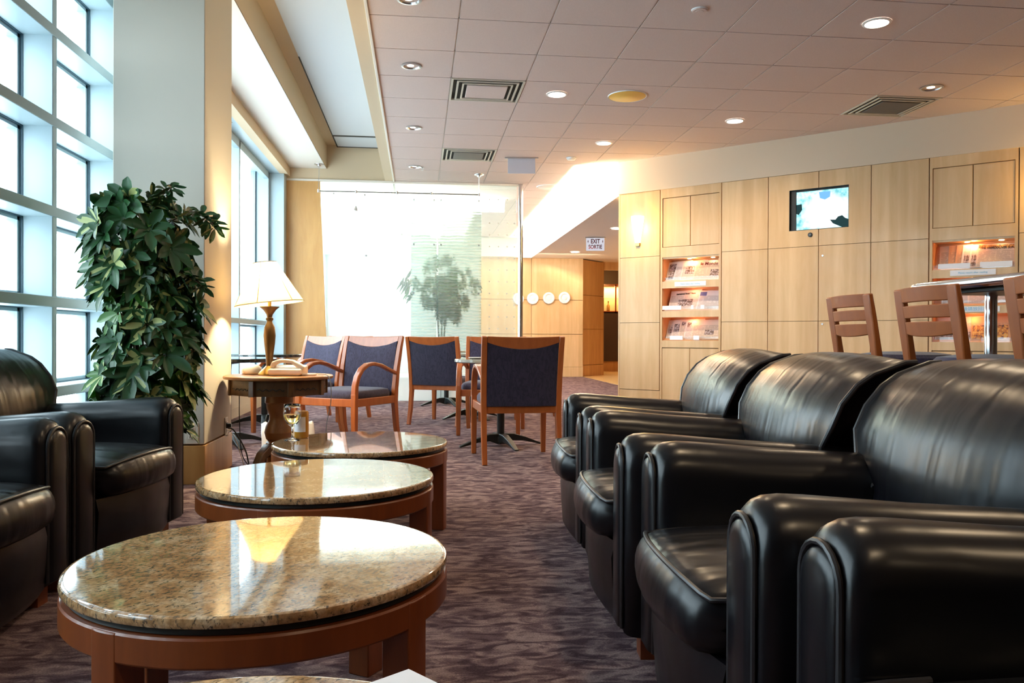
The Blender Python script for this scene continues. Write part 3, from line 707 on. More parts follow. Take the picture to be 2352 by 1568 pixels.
for k in range(3):
    a = R(242 + 120*k)
    o = MB().sweep([(.05, 0, .13), (.11, 0, .155), (.17, 0, .12), (.22, 0, .055), (.27, 0, .018), (.33, 0, .012)], [.06, .06, .055, .05, .05, .055], [.08, .06, .05, .04, .028, .022], (0, 1, 0)).obj('foot', M['oak_dark'], t, bevel=.006)
    o.rotation_euler = (0, 0, a)
LX, LY = -.945, 5.30
t = thing('table_lamp', 'lit table lamp with tilted cream shade and dark bronze stem', 'table lamp', (LX, LY, .6155))
MB().lathe([(0, 0), (.072, 0), (.072, .006), (.060, .022), (.035, .045), (.022, .058), (0, .058)], 40, caps=False).obj('base', M['brass'], t, smooth=True)
MB().lathe([(.020, .055), (.024, .12), (.034, .20), (.038, .25), (.033, .305), (.018, .335), (.017, .345), (.023, .350), (.023, .362), (.016, .368), (.020, .385), (.040, .415), (.061, .432), (.061, .436), (.0, .436)], 32, caps=False).obj('stem', M['bronze'], t, smooth=True)
MB().lathe([(.011, .436), (.011, .60)], 16).obj('neck', M['brass'], t, smooth=True)
sh = bpy.data.materials.new('lamp_shade_fabric'); sh.use_nodes = True; tt = sh.node_tree; tt.nodes.clear()
oo = tt.nodes.new('ShaderNodeOutputMaterial'); a_ = tt.nodes.new('ShaderNodeBsdfTranslucent'); b_ = tt.nodes.new('ShaderNodeBsdfDiffuse'); mx = tt.nodes.new('ShaderNodeMixShader')
a_.inputs[0].default_value = (.95, .74, .36, 1); b_.inputs[0].default_value = (.85, .76, .60, 1); mx.inputs[0].default_value = .45
tt.links.new(a_.outputs[0], mx.inputs[1]); tt.links.new(b_.outputs[0], mx.inputs[2]); tt.links.new(mx.outputs[0], oo.inputs[0])
tilt = Matrix.Rotation(R(-6.5), 4, 'Y')
prof = [(.213, 0), (.165, .085), (.122, .165), (.088, .225), (.073, .262)]
so = MB().lathe(prof, 48, caps=False).obj('lamp_shade', sh, t, smooth=True, loc=(0, 0, .455), rot=(0, R(-6.5), 0))
MB().tube([(.213*math.cos(R(7.5*k)), .213*math.sin(R(7.5*k)), 0) for k in range(48)], .003, 6, closed=True).obj('hem', mat('hem_trim', (.75, .55, .25), .6), so)
MB().tube([(.073*math.cos(R(15*k)), .073*math.sin(R(15*k)), .262) for k in range(24)], .003, 6, closed=True).obj('hem', M['plastic'], so)
sm = MB()
for k in range(6):
    a = R(20 + 60*k); sm.tube([(r*math.cos(a)*1.004, r*math.sin(a)*1.004, z) for r, z in prof], .0022, 5)
sm.obj('seam', mat('seam_thread', (.65, .42, .16), .6), so)
MB().lathe([(.0, .11), (.022, .10), (.030, .075), (.024, .045), (.013, .02), (.013, .0)], 20, c=(0, 0, .565), caps=False).obj('bulb', emit('bulb_glow', (1, .86, .6), 40), t, smooth='all')
lamp('POINT', 'table_lamp_bulb', (LX, LY, 1.245), 95, (1, .80, .46), .04)
# phone
t = thing('telephone', 'cream corded desk telephone on the pedestal table', 'telephone', (-.815, 5.20, .6155), R(-8))
MB().loft([[(-.105*s + dx, -.075*s, z), (.105*s + dx, -.075*s, z), (.105*s + dx, .085*s, z + bz), (-.105*s + dx, .085*s, z + bz)] for s, z, dx, bz in ((.82, 0, 0, 0), (1, .012, 0, 0), (1, .034, 0, .02), (.93, .044, 0, .022))]).obj('body', M['plastic'], t, bevel=.006, seg=3)
MB().sweep([(-.085, -.03, .05), (-.075, -.03, .078), (-.04, -.03, .092), (0, -.03, .094), (.04, -.03, .088), (.08, -.03, .064), (.115, -.03, .04)], [.046, .05, .04, .038, .04, .05, .046], [.03, .03, .024, .022, .024, .03, .034], (0, 1, 0)).obj('handset', M['plastic'], t, bevel=.008, seg=3)
MB().box(.10, .19, -.05, -.02, .002, .016).obj('cord_boot', M['plastic'], t, bevel=.006)
t = thing('white_box', 'small rounded white box half hidden behind the lamp base', 'box', (-1.075, 5.40, .6155), R(20))  # unclear white object, built as a plain rounded box
MB().loft([[(-.06*s, -.05*s, z), (.06*s, -.05*s, z), (.06*s, .05*s, z), (-.06*s, .05*s, z)] for s, z in ((1, 0), (1, .03), (.8, .052), (.45, .062))]).obj('body', M['white'], t, bevel=.012, seg=4)
# cords
def cord(name, pts, r, m, label, n=8):
    P = [Vector(p) for p in pts]; P = [P[0]*2 - P[1]] + P + [P[-1]*2 - P[-2]]; out = []
    for i in range(1, len(P) - 2):
        for k in range(n):
            u = k/n; a, b, c, d = P[i-1], P[i], P[i+1], P[i+2]
            out.append(.5*((2*b) + (c - a)*u + (2*a - 5*b + 4*c - d)*u*u + (3*b - a - 3*c + d)*u**3))
    out.append(P[-2]); return tag(MB().tube(out, r, 8).obj(name, m, smooth='all'), label, 'cord')
cord('power_cord', [(-1.205, 5.30, .28), (-1.15, 5.25, .265), (-1.06, 5.15, .15), (-1.0, 5.02, .02), (-.93, 4.93, .006), (-.85, 4.95, .006)], .0045, M['cable'], 'black power cord running from column outlet down to carpet')
cord('lamp_cord', [(-1.14, 5.30, .60), (-1.13, 5.29, .50), (-1.125, 5.28, .30), (-1.10, 5.26, .10), (-1.0, 5.22, .006), (-.92, 5.15, .006)], .003, M['cable'], 'thin black lamp cord hanging under the pedestal table')
cord('phone_cord', [(-.625, 5.19, .625), (-.575, 5.17, .622), (-.548, 5.16, .58), (-.545, 5.16, .45), (-.575, 5.20, .30), (-.595, 5.25, .05), (-.62, 5.3, .006)], .0028, M['cable_grey'], 'thin grey phone cord dangling over the pedestal table edge')
cord('white_cord', [(-1.205, 5.42, .235), (-1.17, 5.40, .18), (-1.12, 5.35, .06), (-1.10, 5.33, .006)], .0025, M['outlet'], 'thin cream cord below the outlet on the column side')
def outlet(x, y, z, rz, label):
    t = thing('wall_outlet', label, 'outlet', (x, y, z), rz)
    MB().box(-.037, .037, -.006, 0, -.062, .062).obj('plate', M['outlet'], t, bevel=.003)
    for dz in (-.022, .022):
        MB().box(-.018, .018, -.009, -.005, dz - .015, dz + .015).obj('socket', M['outlet'], t, bevel=.003)
        MB().box(-.010, -.007, -.0098, -.0088, dz - .004, dz + .006).box(.007, .010, -.0098, -.0088, dz - .004, dz + .006).box(-.002, .002, -.0098, -.0088, dz - .011, dz - .007).obj('slot', M['ink'], t)
outlet(-1.305, CY0, .297, 0, 'duplex power outlet on the column front behind armchair')
outlet(CX1, 5.40, .275, R(90), 'power outlet on the column side facing the pedestal table')
t = thing('plug', 'black plug in the outlet on the column side', 'plug', (CX1 + .008, 5.39, .285)); MB().box(0, .03, -.014, .014, -.012, .012).obj('body', M['black'], t, bevel=.004); MB().box(-.0, .004, -.018, .018, -.016, .016).obj('collar', M['black'], t)
t = thing('paper_bag', 'crumpled white paper bag standing behind the table pedestal', 'bag', (-.945, 6.05, 0), R(12))
rings = []
for z, s in ((0, .93), (.01, 1), (.08, .97), (.16, 1.02), (.22, .98), (.235, .9)):
    ring = []
    for k in range(20):
        a = 2*math.pi*k/20; e = (abs(math.cos(a))**.4*math.copysign(1, math.cos(a)), abs(math.sin(a))**.4*math.copysign(1, math.sin(a)))
        ring.append((.19*s*e[0] + random.uniform(-.006, .006), .07*s*e[1] + random.uniform(-.006, .006), z + (random.uniform(-.01, .01) if z > .2 else 0)))
    rings.append(ring)
MB().loft(rings).obj('bag', M['paper'], t, smooth=True)

# ---------------------------------------------------------------- dining chairs and cafe tables
def dining_chair():
    t = thing('dining_chair', '', 'chair')     # +y = facing
    W = .262
    for s in (-1, 1):
        MB().sweep([(s*W, .262, 0), (s*W, .262, .15), (s*W, .264, .30), (s*W, .262, .44)], [.034, .038, .042, .042], [.032, .036, .04, .04]).obj('leg', M['cherry'], t, bevel=.005)
        MB().sweep([(s*W, .262, .43), (s*W, .256, .50), (s*W, .232, .565), (s*W, .185, .618), (s*W, .12, .650), (s*W, .04, .658), (s*W, -.06, .642), (s*W, -.16, .608), (s*W, -.262, .575)],
                   [.042, .042, .044, .046, .046, .044, .042, .038, .034], [.04, .038, .034, .030, .028, .027, .026, .026, .026]).obj('armrest', M['cherry'], t, bevel=.006)
        MB().sweep([(s*(W - .004), -.315, 0), (s*(W - .004), -.275, .16), (s*(W - .004), -.252, .34), (s*(W - .002), -.256, .46), (s*W, -.278, .62), (s*(W + .002), -.315, .78), (s*(W + .004), -.340, .867)],
                   [.034, .036, .038, .038, .038, .038, .036], [.034, .040, .046, .046, .040, .034, .026]).obj('leg', M['cherry'], t, bevel=.004)
    MB().box(-W, W, .244, .268, .343, .402).obj('seat_rail', M['cherry'], t, bevel=.004)
    MB().box(-W, W, -.265, -.240, .343, .392).obj('seat_rail', M['cherry'], t, bevel=.004)
    for s in (-1, 1): MB().box(s*W - .012, s*W + .012, -.25, .25, .343, .402).obj('seat_rail', M['cherry'], t, bevel=.004)
    # crest rail: concave lower edge, bowed back in plan
    rings = []; N = 16
    for k in range(N + 1):
        u = -1 + 2*k/N; x = .246*u; lo = .778 + .048*u*u; hi = .862 + .006*u*u - .0; b_ = -.012*(1 - u*u)
        def yy(z): return -.315 - (z - .78)*.29 + b_
        rings.append([(x, yy(lo) - .010, lo), (x, yy(hi) - .008, hi), (x, yy(hi) + .010, hi), (x, yy(lo) + .014, lo)])
    MB().loft(rings).obj('crest_rail', M['cherry'], t, bevel=.004)
    rings = []; NZ = 10
    for j in range(NZ + 1):
        ring_f = []; ring_b = []
        for k in range(13):
            u = -1 + k/6; top = .7795 + .048*u*u; z = .392 + (top - .392)*j/NZ
            yb = -.262 - .018*max(0, (z - .42)/.36) - .040*max(0, (z - .46)/.36)**1.6 - .012*(1 - u*u)
            pad = .016*(1 - u**4)*math.sin(math.pi*min(1, max(0, j/NZ)))**.5
            ring_f.append((.244*u, yb + .014 + pad, z)); ring_b.append((.244*u, yb - .012 - pad*.35, z))
        rings.append(ring_f + ring_b[::-1])
    m_ = MB(); m_.loft(rings); m_.obj('backrest', M['fabric_back'], t, smooth=True, angle=60)
    fr = MB(); fr.loft([r[:13] for r in [[(x*.985, y + .0025, z) for x, y, z in rr] for rr in rings]], closed=False, caps=False); fr.obj('back_upholstery', M['fabric'], t, smooth='all')
    rings = []
    for z, s, c in ((.398, .97, 0), (.405, 1.0, 0), (.435, 1.0, .3), (.455, .95, .8), (.464, .82, 1), (.470, .5, 1)):
        ring = []
        for k in range(28):
            a = 2*math.pi*k/28; e = lambda q: abs(q)**.32*math.copysign(1, q)
            ring.append((.255*s*e(math.cos(a)), .255*s*e(math.sin(a)) + .0, z))
        rings.append(ring)
    MB().loft(rings).obj('seat', M['fabric'], t, smooth=True, angle=70)
    return t
dc = dining_chair(); GD = 'cherry wood dining armchairs with navy upholstery'
place(dc, (.685, 5.725, 0), R(3), 'dining armchair seen from behind, closest to the black armchairs', GD)
place(dup(dc), (.66, 7.27, 0), R(168), 'dining armchair across the small table, mostly hidden behind the nearest chair back', GD)
place(dup(dc), (.28, 8.15, 0), R(-27), 'dining armchair seen from behind, backing the camera at the rippled glass', GD)
place(dup(dc), (-.54, 6.36, 0), R(147), 'dining armchair facing the camera, right behind the pedestal table and telephone', GD)
place(dup(dc), (-1.09, 7.43, 0), R(136), 'dining armchair in shadow behind the front-facing one, near the window', GD)
place(dup(dc), (-.90, 8.62, 0), R(150), 'dining armchair hidden behind two others near the amber panel', GD)
place(dup(dc), (1.08, 8.72, 0), R(125), 'dining armchair whose top edge peeks over the nearest chair, by chrome pole', GD)
def cafe_table(top, z=.69, r=.37, arm_rot=20):
    t = thing('cafe_table', '', 'table')
    MB().lathe([(0, z), (r - .009, z), (r - .006, z), (r, z - .005), (r, z - .022), (r - .012, z - .030), (0, z - .030)], 56, caps=False).obj('tabletop', top, t, smooth=True)
    MB().lathe([(.09, z - .030), (.09, z - .042), (.034, z - .05), (.030, z - .10), (.030, .09), (.045, .07), (.045, .03)], 24, caps=False).obj('column', M['black_metal'], t, smooth=True)
    for k in range(4):
        o = MB().sweep([(.02, 0, .055), (.10, 0, .068), (.20, 0, .050), (.29, 0, .022), (.345, 0, .006)], [.055, .05, .045, .04, .035], [.085, .055, .034, .020, .010], (0, 1, 0)).obj('base_arm', M['black_metal'], t, bevel=.004)
        o.rotation_euler = (0, 0, R(arm_rot + 90*k))
    return t
M['stone_top'] = mat('pale_stone_laminate', (.28, .26, .20), .12, coat=.5)
ca = cafe_table(M['stone_top']); GC = 'small round pedestal cafe tables'
place(ca, (.652, 6.384, 0), R(-5), 'round cafe table between two facing dining armchairs, white saucer on top', GC)
place(dup(ca), (.56, 8.60, 0), R(8), 'round cafe table behind the one with the saucer', GC)
place(dup(ca), (.353, 10.25, 0), R(0), 'farthest round cafe table right against the rippled glass', GC)
cb = cafe_table(M['black_top'], r=.38)
place(cb, (-1.50, 6.60, 0), R(10), 'black round cafe table behind the column by the window', GC)
place(dup(cb), (-1.50, 8.15, 0), R(-12), 'black round cafe table farther along the window', GC)
t = thing('saucer', 'white saucer at the edge of the cafe table', 'saucer', (.45, 6.40, .690)); MB().lathe([(0, .002), (.03, .002), (.055, .012), (.057, .010), (.032, 0), (0, 0)], 24, caps=False).obj('dish', M['white'], t, smooth=True)
MB().lathe([(0, .003), (.028, .003), (.028, .006), (0, .006)], 20, caps=False).obj('well', M['white'], t)

# ---------------------------------------------------------------- high table and bar stools
t = thing('bar_table', 'high dark table with polished chrome edge above the armchairs', 'table', (2.14, 3.40, .008))
def rrect(x0, x1, y0, y1, r, z):
    p = []
    for cx, cy, a0 in ((x1 - r, y1 - r, 0), (x0 + r, y1 - r, 90), (x0 + r, y0 + r, 180), (x1 - r, y0 + r, 270)):
        p += [(cx + r*math.cos(R(a0 + 15*k)), cy + r*math.sin(R(a0 + 15*k)), z) for k in range(7)]
    return p
MB().loft([rrect(.014, .686, -2.586, -.014, .11, z) for z in (1.058, 1.092)]).obj('tabletop', M['black_top'], t, smooth=True)
rings = [rrect(0 + d, .70 - d, -2.6 + d, 0 - d, .12, z) for d, z in ((.012, 1.054), (.003, 1.060), (0, 1.066), (0, 1.084), (.003, 1.090), (.012, 1.094))]
MB().loft(rings, caps=False).obj('chrome_edge', M['chrome'], t, smooth=True)
MB().box(.10, .60, -2.45, -.16, 1.04, 1.058).obj('underframe', M['black_metal'], t, bevel=.004)
for y in (-.22, -2.2):
    MB().lathe([(.025, .02), (.025, 1.045)], 24, c=(.28, y, 0)).obj('leg', M['chrome'], t, smooth=True)
    MB().lathe([(0, -.008), (.24, -.008), (.24, 0), (.03, .025)], 32, c=(.28, y, 0), caps=False).obj('foot', M['black_metal'], t, smooth=True)
def bar_stool():
    t = thing('bar_stool', '', 'bar stool')    # +x facing, back at -x
    def post(z): return -.215 - .06*max(0, (z - .70)/.36)
    for s in (-1, 1):
        MB().sweep([(post(z) if z > .4 else -.215 - (.4 - z)*.06, s*.172, z) for z in (0, .3, .6, .72, .80, .87, .93, 1.0, 1.058)], [.034, .036, .038, .042, .046, .054, .058, .058, .056], [.034, .036, .036, .034, .032, .028, .026, .024, .022], (0, 1, 0)).obj('leg', M['stool_wood'], t, bevel=.006)
        MB().sweep([(.19, s*.165, 0), (.185, s*.165, .36), (.18, s*.165, .725)], [.03, .034, .036], [.03, .034, .036], (0, 1, 0)).obj('leg', M['stool_wood'], t, bevel=.004)
    def slat(z0, z1, dz=0):
        rings = []
        for k in range(13):
            u = -1 + k/6; y = .155*u; b_ = .028*(1 - u*u); lo = z0 - dz*(1 - u*u)
            rings.append([(post(lo) - b_ - .009, y, lo), (post(z1) - b_ - .009, y, z1), (post(z1) - b_ + .009, y, z1), (post(lo) - b_ + .009, y, lo)])
        MB().loft(rings).obj('back_slat', M['stool_wood'], t, bevel=.003)
    slat(1.002, 1.058); slat(.940, .988); slat(.880, .926, .012)
    MB().lathe([(0, .745), (.19, .745), (.205, .755), (.205, .775), (.19, .79), (.12, .80), (0, .803)], 40, caps=False).obj('seat', M['fabric'], t, smooth=True)
    MB().box(-.20, .19, -.17, .17, .70, .745).obj('seat_frame', M['stool_wood'], t, bevel=.005)
    for z in (.26, .42):
        MB().box(-.215, .185, -.18, -.158, z, z + .025).box(-.215, .185, .158, .18, z, z + .025).obj('stretcher', M['stool_wood'], t)
    MB().box(.175, .195, -.165, .165, .22, .25).box(-.235, -.215, -.165, .165, .33, .355).obj('footrest', M['steel'], t)
    return t
bs = bar_stool(); GS = 'slat-back wooden bar stools along the high table'
place(bs, (2.235, 3.50, 0), R(-2), 'slat-back bar stool standing clear at the table end, seen whole against maple wall', GS)
place(dup(bs), (2.185, 2.86, 0), R(-2), 'slat-back bar stool in front of the table corner and chrome leg', GS)
place(dup(bs), (2.15, 2.20, 0), R(-2), 'slat-back bar stool cut off by the picture edge', GS)

# ---------------------------------------------------------------- newspaper cabinets in the maple wall
def newsprint(name, tint, sc, seed):
    m = mat(name, tint, .85, spec=.2); t, b = nt(m); v = coords(t, (1, 1, 1))
    mp = t.nodes.new('ShaderNodeMapping'); mp.inputs['Location'].default_value = (seed, 0, seed*.7); t.links.new(v, mp.inputs[0])
    w = t.nodes.new('ShaderNodeTexWave'); w.bands_direction = 'Z'; w.inputs['Scale'].default_value = 38; t.links.new(mp.outputs[0], w.inputs['Vector'])
    l = ramp(t, w.outputs['Fac'], [(.35, (.68, .66, .66)), (.6, (1, 1, 1))])
    blk = ramp(t, noise(t, mp.outputs[0], sc*2.5, 1, .2), [(.38, (0, 0, 0)), (.42, (1, 1, 1))])
    c = mix(t, blk, (1, 1, 1), l); t.links.new(mix(t, 1.0, tint, c, 'MULTIPLY'), b.inputs['Base Color']); return m
NP = [newsprint('newsprint_%d' % i, c, s, i*3.1) for i, (c, s) in enumerate([((.62, .55, .50), 16), ((.64, .50, .40), 20), ((.58, .55, .56), 13), ((.62, .36, .22), 18), ((.66, .54, .49), 24)])]
PAPER = [mat('paper_stock_%d' % i, c, .85) for i, c in enumerate([(.66, .60, .55), (.68, .52, .42), (.64, .61, .62), (.62, .33, .18), (.70, .58, .53)])]
pm = mat('press_photo', (.3, .2, .18), .7); tp, bp_ = nt(pm)
tp.links.new(ramp(tp, noise(tp, coords(tp), 38, 4, .7), [(.36, (.03, .025, .03)), (.48, (.22, .14, .11)), (.56, (.40, .35, .40)), (.66, (.75, .62, .52))]), bp_.inputs['Base Color'])
pm2 = mat('orange_press_photo', (.6, .3, .1), .7); tp, bp_ = nt(pm2)
tp.links.new(ramp(tp, noise(tp, coords(tp), 30, 4, .7), [(.36, (.05, .05, .08)), (.48, (.50, .20, .06)), (.60, (.75, .45, .12)), (.70, (.25, .25, .35))]), bp_.inputs['Base Color'])
pm3 = mat('blue_press_photo', (.1, .12, .3), .7)
def newspaper(cab, x0, w, z0, k, label, style=0, title=None, tm=None, photo=None, h=.25):
    # leaning on the sloped shelf of the cabinet, in the cabinet's frame
    o = thing('newspaper', label, 'newspaper', (0, 0, 0), 0, 'newspapers on the wall cabinet shelves')
    tl = R(-27)
    lean = R([-3.5, 2.5, -1.5, 1.0, -2.5, 2.0, -1.0][(k*3 + style) % 7])
    mw = cab.matrix_basis @ Matrix.Translation((x0, .058 - .008*k, z0 + .004)) @ Matrix.Rotation(tl, 4, 'X') @ Matrix.Translation((0, 0, .008)) @ Matrix.Rotation(lean, 4, 'Y')
    o.matrix_world = mw
    MB().box(0, w, 0, .004, 0, h).obj('sheet', PAPER[style % 5], o)
    MB().box(.014, w - .014, -.0004, .0002, .012, h - .066).obj('printed_column', NP[style % 5], o)
    if photo:
        px, pz, pw_, ph, pmx = photo; MB().box(px, px + pw_, -.0012, -.0002, pz, pz + ph).obj('photograph', pmx, o)
    if title: text(title, .056 if len(title) < 12 else .036, tm or M['ink'], o, (w/2, -.0015, h - .045), sx=1 if len(title) < 12 else (.74 if len(title) < 20 else .56), name='masthead', bold=.0008)
    return o
M['card'] = mat('white_card', (.93, .93, .97), .5)
def cabinet(s0, s1, label):
    W = s1 - s0; t = thing('newspaper_cabinet', label, 'cabinet', wall_pt(s0), WA); fr = .030; D = .24
    m = MB(); op = [(1.512, 1.772), (1.172, 1.432), (.832, 1.098)]
    m.box(.006, fr, 0, D, 0, 2.577); m.box(W - fr, W - .006, 0, D, 0, 2.577); m.box(fr, W - fr, D, D + .02, 0, 2.577)
    m.box(fr, W - fr, 0, .03, 2.475, 2.577); m.box(fr, W - fr, 0, .03, 1.79, 1.905)
    m.obj('carcass', M['maple'], t)
    MB().box(fr, W - fr, .01, D, 1.772, 1.79).obj('top_board', M['maple'], t)
    for z0, z1 in ((1.432, 1.512), (1.098, 1.172), (.752, .832)): MB().box(fr, W - fr, .002, .02, z0, z1).obj('shelf_edge', M['maple'], t)
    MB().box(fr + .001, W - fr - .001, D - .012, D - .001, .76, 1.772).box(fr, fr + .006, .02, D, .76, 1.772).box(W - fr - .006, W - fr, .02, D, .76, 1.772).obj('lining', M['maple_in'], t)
    for z0, z1 in op:
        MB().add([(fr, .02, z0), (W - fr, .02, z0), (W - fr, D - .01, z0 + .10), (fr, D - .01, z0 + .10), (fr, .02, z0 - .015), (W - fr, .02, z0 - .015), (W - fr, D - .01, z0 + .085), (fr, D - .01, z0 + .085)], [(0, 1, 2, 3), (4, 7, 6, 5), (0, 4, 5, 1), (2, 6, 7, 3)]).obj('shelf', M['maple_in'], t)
        MB().box(fr + .002, W - fr - .002, .003, .007, z0, z0 + .045).obj('acrylic_lip', M['acrylic'], t)
    hw = (W - 2*fr)/2
    for k in (0, 1):
        MB().box(fr + k*hw + .005, fr + (k+1)*hw - .003, .006, .024, 1.91, 2.468).obj('door', M['maple'], t, bevel=.002)
        MB().box(fr + k*hw + .003, fr + (k+1)*hw - .003, .004, .024, .12, .742).obj('door', M['maple'], t, bevel=.002)
    MB().box(fr, W - fr, .0245, .03, 0, .76).obj('shadow_gap', M['seam'], t); MB().box(fr, W - fr, .026, .036, 1.905, 2.475).obj('shadow_gap', M['seam'], t)
    MB().box(fr, W - fr, .004, .02, 0, .112).obj('plinth', M['maple'], t)
    for x in (W*.42, W*.80):
        MB().lathe([(0, -.002), (.020, -.002), (.024, .001)], 16, c=(x, .12, 1.770), caps=False).obj('puck_light', emit('puck_glow', (1, .72, .35), 12), t)
    for (z0, z1), e in zip(op, (.8, .5, .5)):
        lamp('POINT', 'cabinet_light', wall_pt(s0 + W*.5, .10, z1 - .03), e, (1, .40, .14), .03)
    c = MB().box(W*.25, W*.76, -.002, .002, 1.450, 1.502).obj('label_card', M['card'], t, bevel=.0008)
    text('Please return after reading', .022, M['blue_ink'], c, (W*.505, -.0028, 1.475))
    return t
cL = cabinet(.527, 1.275, 'built-in maple newspaper cabinet beside the glowing wall sconce')
cR = cabinet(3.338, 4.066, 'built-in maple newspaper cabinet behind the bar stools')
bpy.context.view_layer.update()
for i, (x0, w, z0, st, ti, tm, ph, lb) in enumerate([
    (.045, .30, 1.512, 0, None, None, (.02, .02, .10, .20, pm), 'leftmost newspaper with tall dark photo, top shelf of sconce-side cabinet'),
    (.135, .30, 1.512, 2, None, None, (.10, .10, .07, .09, pm3), 'newspaper with blue photo, second on top shelf of sconce-side cabinet'),
    (.225, .30, 1.512, 0, None, None, (.05, .08, .11, .10, pm), 'newspaper with portrait photo beside the one with red masthead'),
    (.385, .325, 1.512, 1, 'le Monde', M['red_ink'], (.20, .04, .10, .09, pm), 'newspaper with dark red masthead ending the top shelf of sconce-side cabinet'),
    (.075, .38, 1.172, 4, 'International Herald Tribune', None, (.11, .04, .18, .09, pm), 'newspaper with wide central photo, middle shelf of sconce-side cabinet'),
    (.420, .29, 1.172, 2, None, None, (.01, .18, .08, .05, pm3), 'bluish newspaper on the middle shelf of sconce-side cabinet'),
    (.045, .30, .832, 0, None, None, (.02, .06, .08, .10, pm), 'leftmost newspaper on the bottom shelf of sconce-side cabinet'),
    (.115, .30, .832, 4, None, None, (.02, .10, .10, .10, pm), 'second newspaper from the left on bottom shelf of sconce-side cabinet'),
    (.205, .30, .832, 1, None, None, (.02, .18, .06, .05, pm), 'middle newspaper on the bottom shelf of sconce-side cabinet'),
    (.275, .30, .832, 4, None, None, (.02, .16, .05, .06, pm), 'fourth newspaper on bottom shelf of sconce-side cabinet'),
    (.365, .345, .832, 1, None, None, (.16, .06, .11, .06, pm), 'broad pink front newspaper ending the bottom shelf of sconce-side cabinet')]):
    newspaper(cL, x0, w, z0, i % 6 if i < 4 else (i - 4 if i < 6 else i - 6), lb, st, ti, tm, ph)
for i, (x0, w, z0, st, ti, tm, ph, lb) in enumerate([
    (.035, .28, 1.512, 3, None, None, None, 'brownish leftmost newspaper on top shelf of cabinet behind stools'),
    (.080, .28, 1.512, 1, None, None, None, 'second newspaper from left on top shelf of cabinet behind stools'),
    (.155, .28, 1.512, 3, None, None, None, 'first orange-toned newspaper on top shelf of cabinet behind stools'),
    (.210, .28, 1.512, 3, None, None, None, 'second orange-toned newspaper on top shelf of cabinet behind stools'),
    (.262, .28, 1.512, 0, None, None, (.02, .02, .06, .12, pm), 'newspaper with vertical photos, left copy on top shelf behind stools'),
    (.325, .28, 1.512, 0, None, None, (.02, .02, .06, .12, pm), 'newspaper with vertical photos, right copy on top shelf behind stools'),
    (.385, .315, 1.512, 1, 'THE VANCOUVER SUN', None, (.01, .205, .30, .035, pm2), 'newspaper with wide capital masthead ending the top shelf of cabinet behind stools'),
    (.10, .28, 1.172, 2, None, None, (.03, .12, .1, .06, pm), 'grey newspaper on the middle shelf of cabinet behind stools'),
    (.32, .34, 1.172, 4, None, None, (.08, .16, .12, .04, pm), 'pink newspaper on the middle shelf of cabinet behind stools'),
    (.045, .30, .832, 2, None, None, (.05, .04, .12, .1, pm), 'pale newspaper at the left of bottom shelf behind stools'),
    (.205, .30, .832, 1, None, None, (.05, .02, .12, .07, pm), 'newspaper in the middle of the bottom shelf behind stools'),
    (.345, .32, .832, 3, None, None, (.01, .02, .29, .14, pm2), 'newspaper with big fiery photo on bottom shelf behind stools')]):
    newspaper(cR, x0, w, z0, i if i < 7 else (i - 7 if i < 9 else i - 9), lb, st, ti, tm, ph)
for cab, cards in ((cL, ((.035, .27, 1.185), (.39, .42, 1.187), (.505, .55, 1.187), (.13, .29, .84), (.42, .49, .842))), (cR, ((.08, .345, 1.52), (.425, .68, 1.522)))):
    for a, b_, z in cards: MB().box(a, b_, -.001, .002, z, z + .046).obj('label_card', M['card'], cab)
c = MB().box(.20, .585, -.002, .002, 1.112, 1.162).obj('label_card', M['card'], cR, bevel=.0008)
text('閱後請放回原處', .040, M['blue_ink'], c, (.39, -.0028, 1.137))
# television set into the wall
t = thing('television', 'flat television showing bright picture, recessed in the maple wall', 'television', wall_pt(TVR[0], 0, TVR[2]), WA)
tw, th_ = TVR[1] - TVR[0], TVR[3] - TVR[2]
MB().box(0, .004, 0, .08, 0, th_).box(tw - .004, tw, 0, .08, 0, th_).box(0, tw, 0, .08, 0, .004).box(0, tw, 0, .08, th_ - .004, th_).box(0, tw, .078, .085, 0, th_).obj('recess', M['black'], t)
MB().box(.004, .062, .03, .075, .004, th_ - .004).box(.062, tw - .004, .03, .075, th_ - .020, th_ - .004).box(.062, tw - .004, .03, .075, .004, .010).obj('bezel', M['black'], t, bevel=.003)
sm_ = bpy.data.materials.new('screen_picture'); sm_.use_nodes = True; tt = sm_.node_tree; tt.nodes.clear()
oo = tt.nodes.new('ShaderNodeOutputMaterial'); ee = tt.nodes.new('ShaderNodeEmission'); ee.inputs[1].default_value = .75
v = coords(tt); gr_ = tt.nodes.new('ShaderNodeTexGradient'); gr_.gradient_type = 'SPHERICAL'
mp = tt.nodes.new('ShaderNodeMapping'); mp.inputs['Location'].default_value = (-.36*3.0, 0, -.18*3.6); mp.inputs['Scale'].default_value = (3.0, 1, 3.6)
tc = tt.nodes.new('ShaderNodeTexCoord'); tt.links.new(tc.outputs['Object'], mp.inputs[0]); tt.links.new(mp.outputs[0], gr_.inputs[0])
blot = ramp(tt, noise(tt, v, 14, 4, .6), [(.35, (.16, .50, .55)), (.5, (.45, .85, .92)), (.65, (.9, 1, 1))])
tt.links.new(mix(tt, ramp(tt, gr_.outputs['Fac'], [(.22, (0, 0, 0)), (.62, (1, 1, 1))]), blot, (1, 1, 1)), ee.inputs[0]); tt.links.new(ee.outputs[0], oo.inputs[0])
scn = MB().box(.060, tw - .004, .044, .050, .008, th_ - .018).obj('screen', sm_, t)
dk = emit('screen_dark', (.012, .03, .032), 1); bl_ = emit('screen_blue', (.12, .30, .70), 1)
